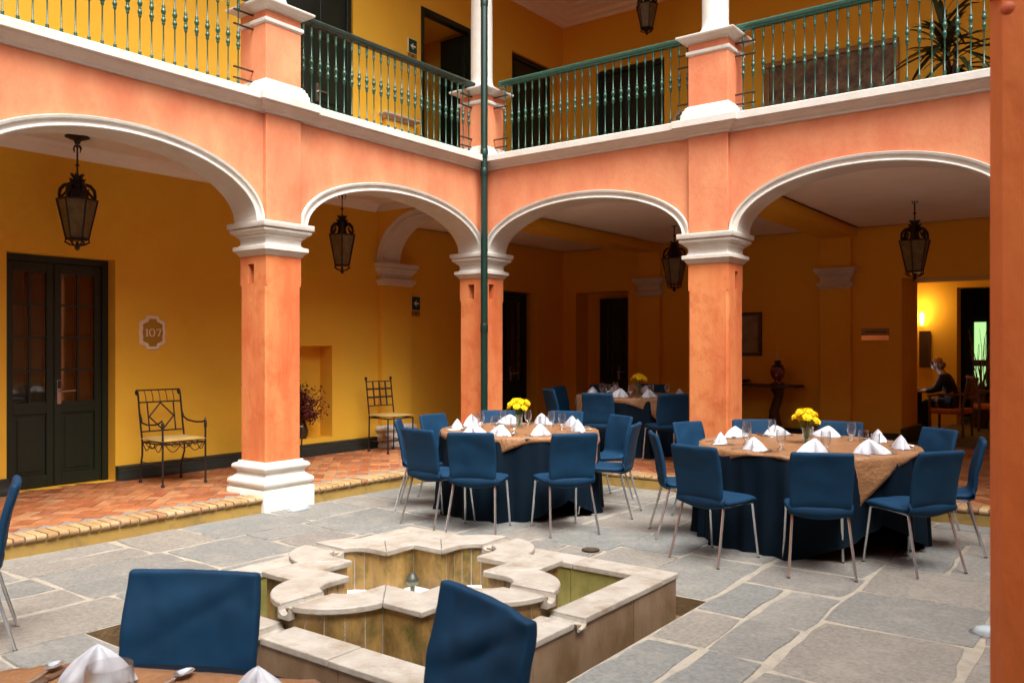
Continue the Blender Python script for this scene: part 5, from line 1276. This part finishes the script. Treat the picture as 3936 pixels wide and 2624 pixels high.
# ------------------------------------------------------------------ the seated man
def skin_body(name, joints, bones, mat, parent=None, lv=2, root=0):
    me = bpy.data.meshes.new(name); me.from_pydata([j[0] for j in joints], bones, []); me.materials.append(mat)
    o = bpy.data.objects.new(name, me); COL.objects.link(o)
    md = o.modifiers.new('skin', 'SKIN'); md.use_smooth_shade = True
    if not me.skin_vertices: 
        bpy.context.view_layer.objects.active = o; bpy.ops.mesh.customdata_skin_add()
    for i, sv in enumerate(me.skin_vertices[0].data):
        r = joints[i][1]; sv.radius = r if isinstance(r, tuple) else (r, r); sv.use_root = (i == root)
    sb = o.modifiers.new('sub', 'SUBSURF'); sb.levels = lv; sb.render_levels = lv
    if parent is not None: o.parent = parent
    return o
pe = thing('person', 'balding man in black jacket and glasses bent over the desk computer', 'person', (4.66, 7.05, FL))
zs = .50   # local frame: x forward is -x (towards the monitor)
J = [((0, 0, zs + .09), (.15, .12)), ((-.03, 0, zs + .28), (.14, .11)), ((-.09, 0, zs + .46), (.17, .11)), ((-.14, 0, zs + .55), (.085, .075)), ((-.19, 0, zs + .625), .055),
     ((-.215, 0, zs + .70), (.075, .085)), ((-.235, 0, zs + .80), (.078, .095)), ((-.235, 0, zs + .86), (.05, .06)),
     ((-.12, .19, zs + .50), .065), ((-.22, .24, zs + .30), .048), ((-.42, .17, zs + .265), .036), ((-.50, .15, zs + .262), .026),
     ((-.12, -.19, zs + .50), .065), ((-.22, -.24, zs + .30), .048), ((-.42, -.17, zs + .265), .036), ((-.50, -.15, zs + .262), .026),
     ((-.05, .10, zs + .07), .10), ((-.44, .11, zs + .06), .065), ((-.40, .11, .09), .045), ((-.50, .12, .035), .04),
     ((-.05, -.10, zs + .07), .10), ((-.44, -.11, zs + .06), .065), ((-.40, -.11, .09), .045), ((-.50, -.12, .035), .04)]
E_ = [(0, 1), (1, 2), (2, 3), (3, 4), (4, 5), (5, 6), (6, 7), (2, 8), (8, 9), (9, 10), (10, 11), (2, 12), (12, 13), (13, 14), (14, 15), (0, 16), (16, 17), (17, 18), (18, 19), (0, 20), (20, 21), (21, 22), (22, 23)]
for s_, wv in ((1, 11), (-1, 15)):
    for q in range(5):
        dy = (-.026 + .013 * q) * s_; b = len(J)
        if q == 0: pts = [(-.515, .15 * s_ - .028 * 1 * s_, zs + .258), (-.535, .15 * s_ - .04 * s_, zs + .25)]
        else: pts = [(-.545, .15 * s_ + dy, zs + .262), (-.575 - .008 * (2 - abs(q - 2)), .15 * s_ + dy * 1.2, zs + .252)]
        J += [(pts[0], .009), (pts[1], .007)]; E_ += [(wv, b), (b, b + 1)]
body = skin_body('body', J, E_, M_SK, pe, 1)
Jj = [((0, 0, zs + .06), (.165, .135)), ((-.03, 0, zs + .28), (.157, .128)), ((-.09, 0, zs + .46), (.185, .128)), ((-.135, 0, zs + .545), (.10, .09)),
      ((-.12, .20, zs + .50), .080), ((-.22, .245, zs + .30), .062), ((-.40, .178, zs + .268), .048), ((-.12, -.20, zs + .50), .080), ((-.22, -.245, zs + .30), .062), ((-.40, -.178, zs + .268), .048)]
skin_body('jacket', Jj, [(0, 1), (1, 2), (2, 3), (2, 4), (4, 5), (5, 6), (2, 7), (7, 8), (8, 9)], M_BK, pe, 1)
Jt = [((0, 0, zs + .05), (.16, .12)), ((-.06, .10, zs + .075), .108), ((-.445, .11, zs + .065), .075), ((-.40, .11, .10), .06), ((-.06, -.10, zs + .075), .108), ((-.445, -.11, zs + .065), .075), ((-.40, -.11, .10), .06)]
skin_body('trousers', Jt, [(0, 1), (1, 2), (2, 3), (0, 4), (4, 5), (5, 6)], M_BK, pe, 1)
def ball(cx, cy_, cz, rx, ry, rz_): return MB().lathe([(max(.0005, sin(PI * i / 8)), -cos(PI * i / 8)) for i in range(9)], 12).map(lambda x, y, z: (cx + x * rx, cy_ + y * ry, cz + z * rz_))
hm = ball(-.168, 0, zs + .725, .062, .086, .062); hm.build('hair', M_HR, pe, local=True)
ball(-.325, 0, zs + .735, .022, .014, .018).build('nose', M_SK, pe, local=True)
for s_ in (-1, 1): ball(-.225, .082 * s_, zs + .75, .018, .010, .03).build('ear', M_SK, pe, local=True)
gl = MB()
for s_ in (-1, 1):
    gl.tube([(-.318, .036 * s_ + .026 * cos(2 * PI * i / 10), zs + .765 + .02 * sin(2 * PI * i / 10)) for i in range(10)], .004, 5, True).tube([(-.312, .062 * s_, zs + .768), (-.22, .086 * s_, zs + .772)], .004, 5)
gl.tube([(-.32, -.01, zs + .768), (-.32, .01, zs + .768)], .004, 5); gl.build('glasses', M_BP, pe, local=True)
ball(-.29, 0, zs + .685, .045, .052, .04).build('lower_face', mk('pale_lower_face', (.55, .52, .5), rough=.8), pe, local=True)  # pale ball over the lower face
MB().lathe([(.072, 0), (.066, .035), (.060, .045)], 14).map(lambda x, y, z: (-.155 + x - z * .3, y, zs + .585 + z - x * .25)).build('shirt_collar', M_NP, pe, local=True)
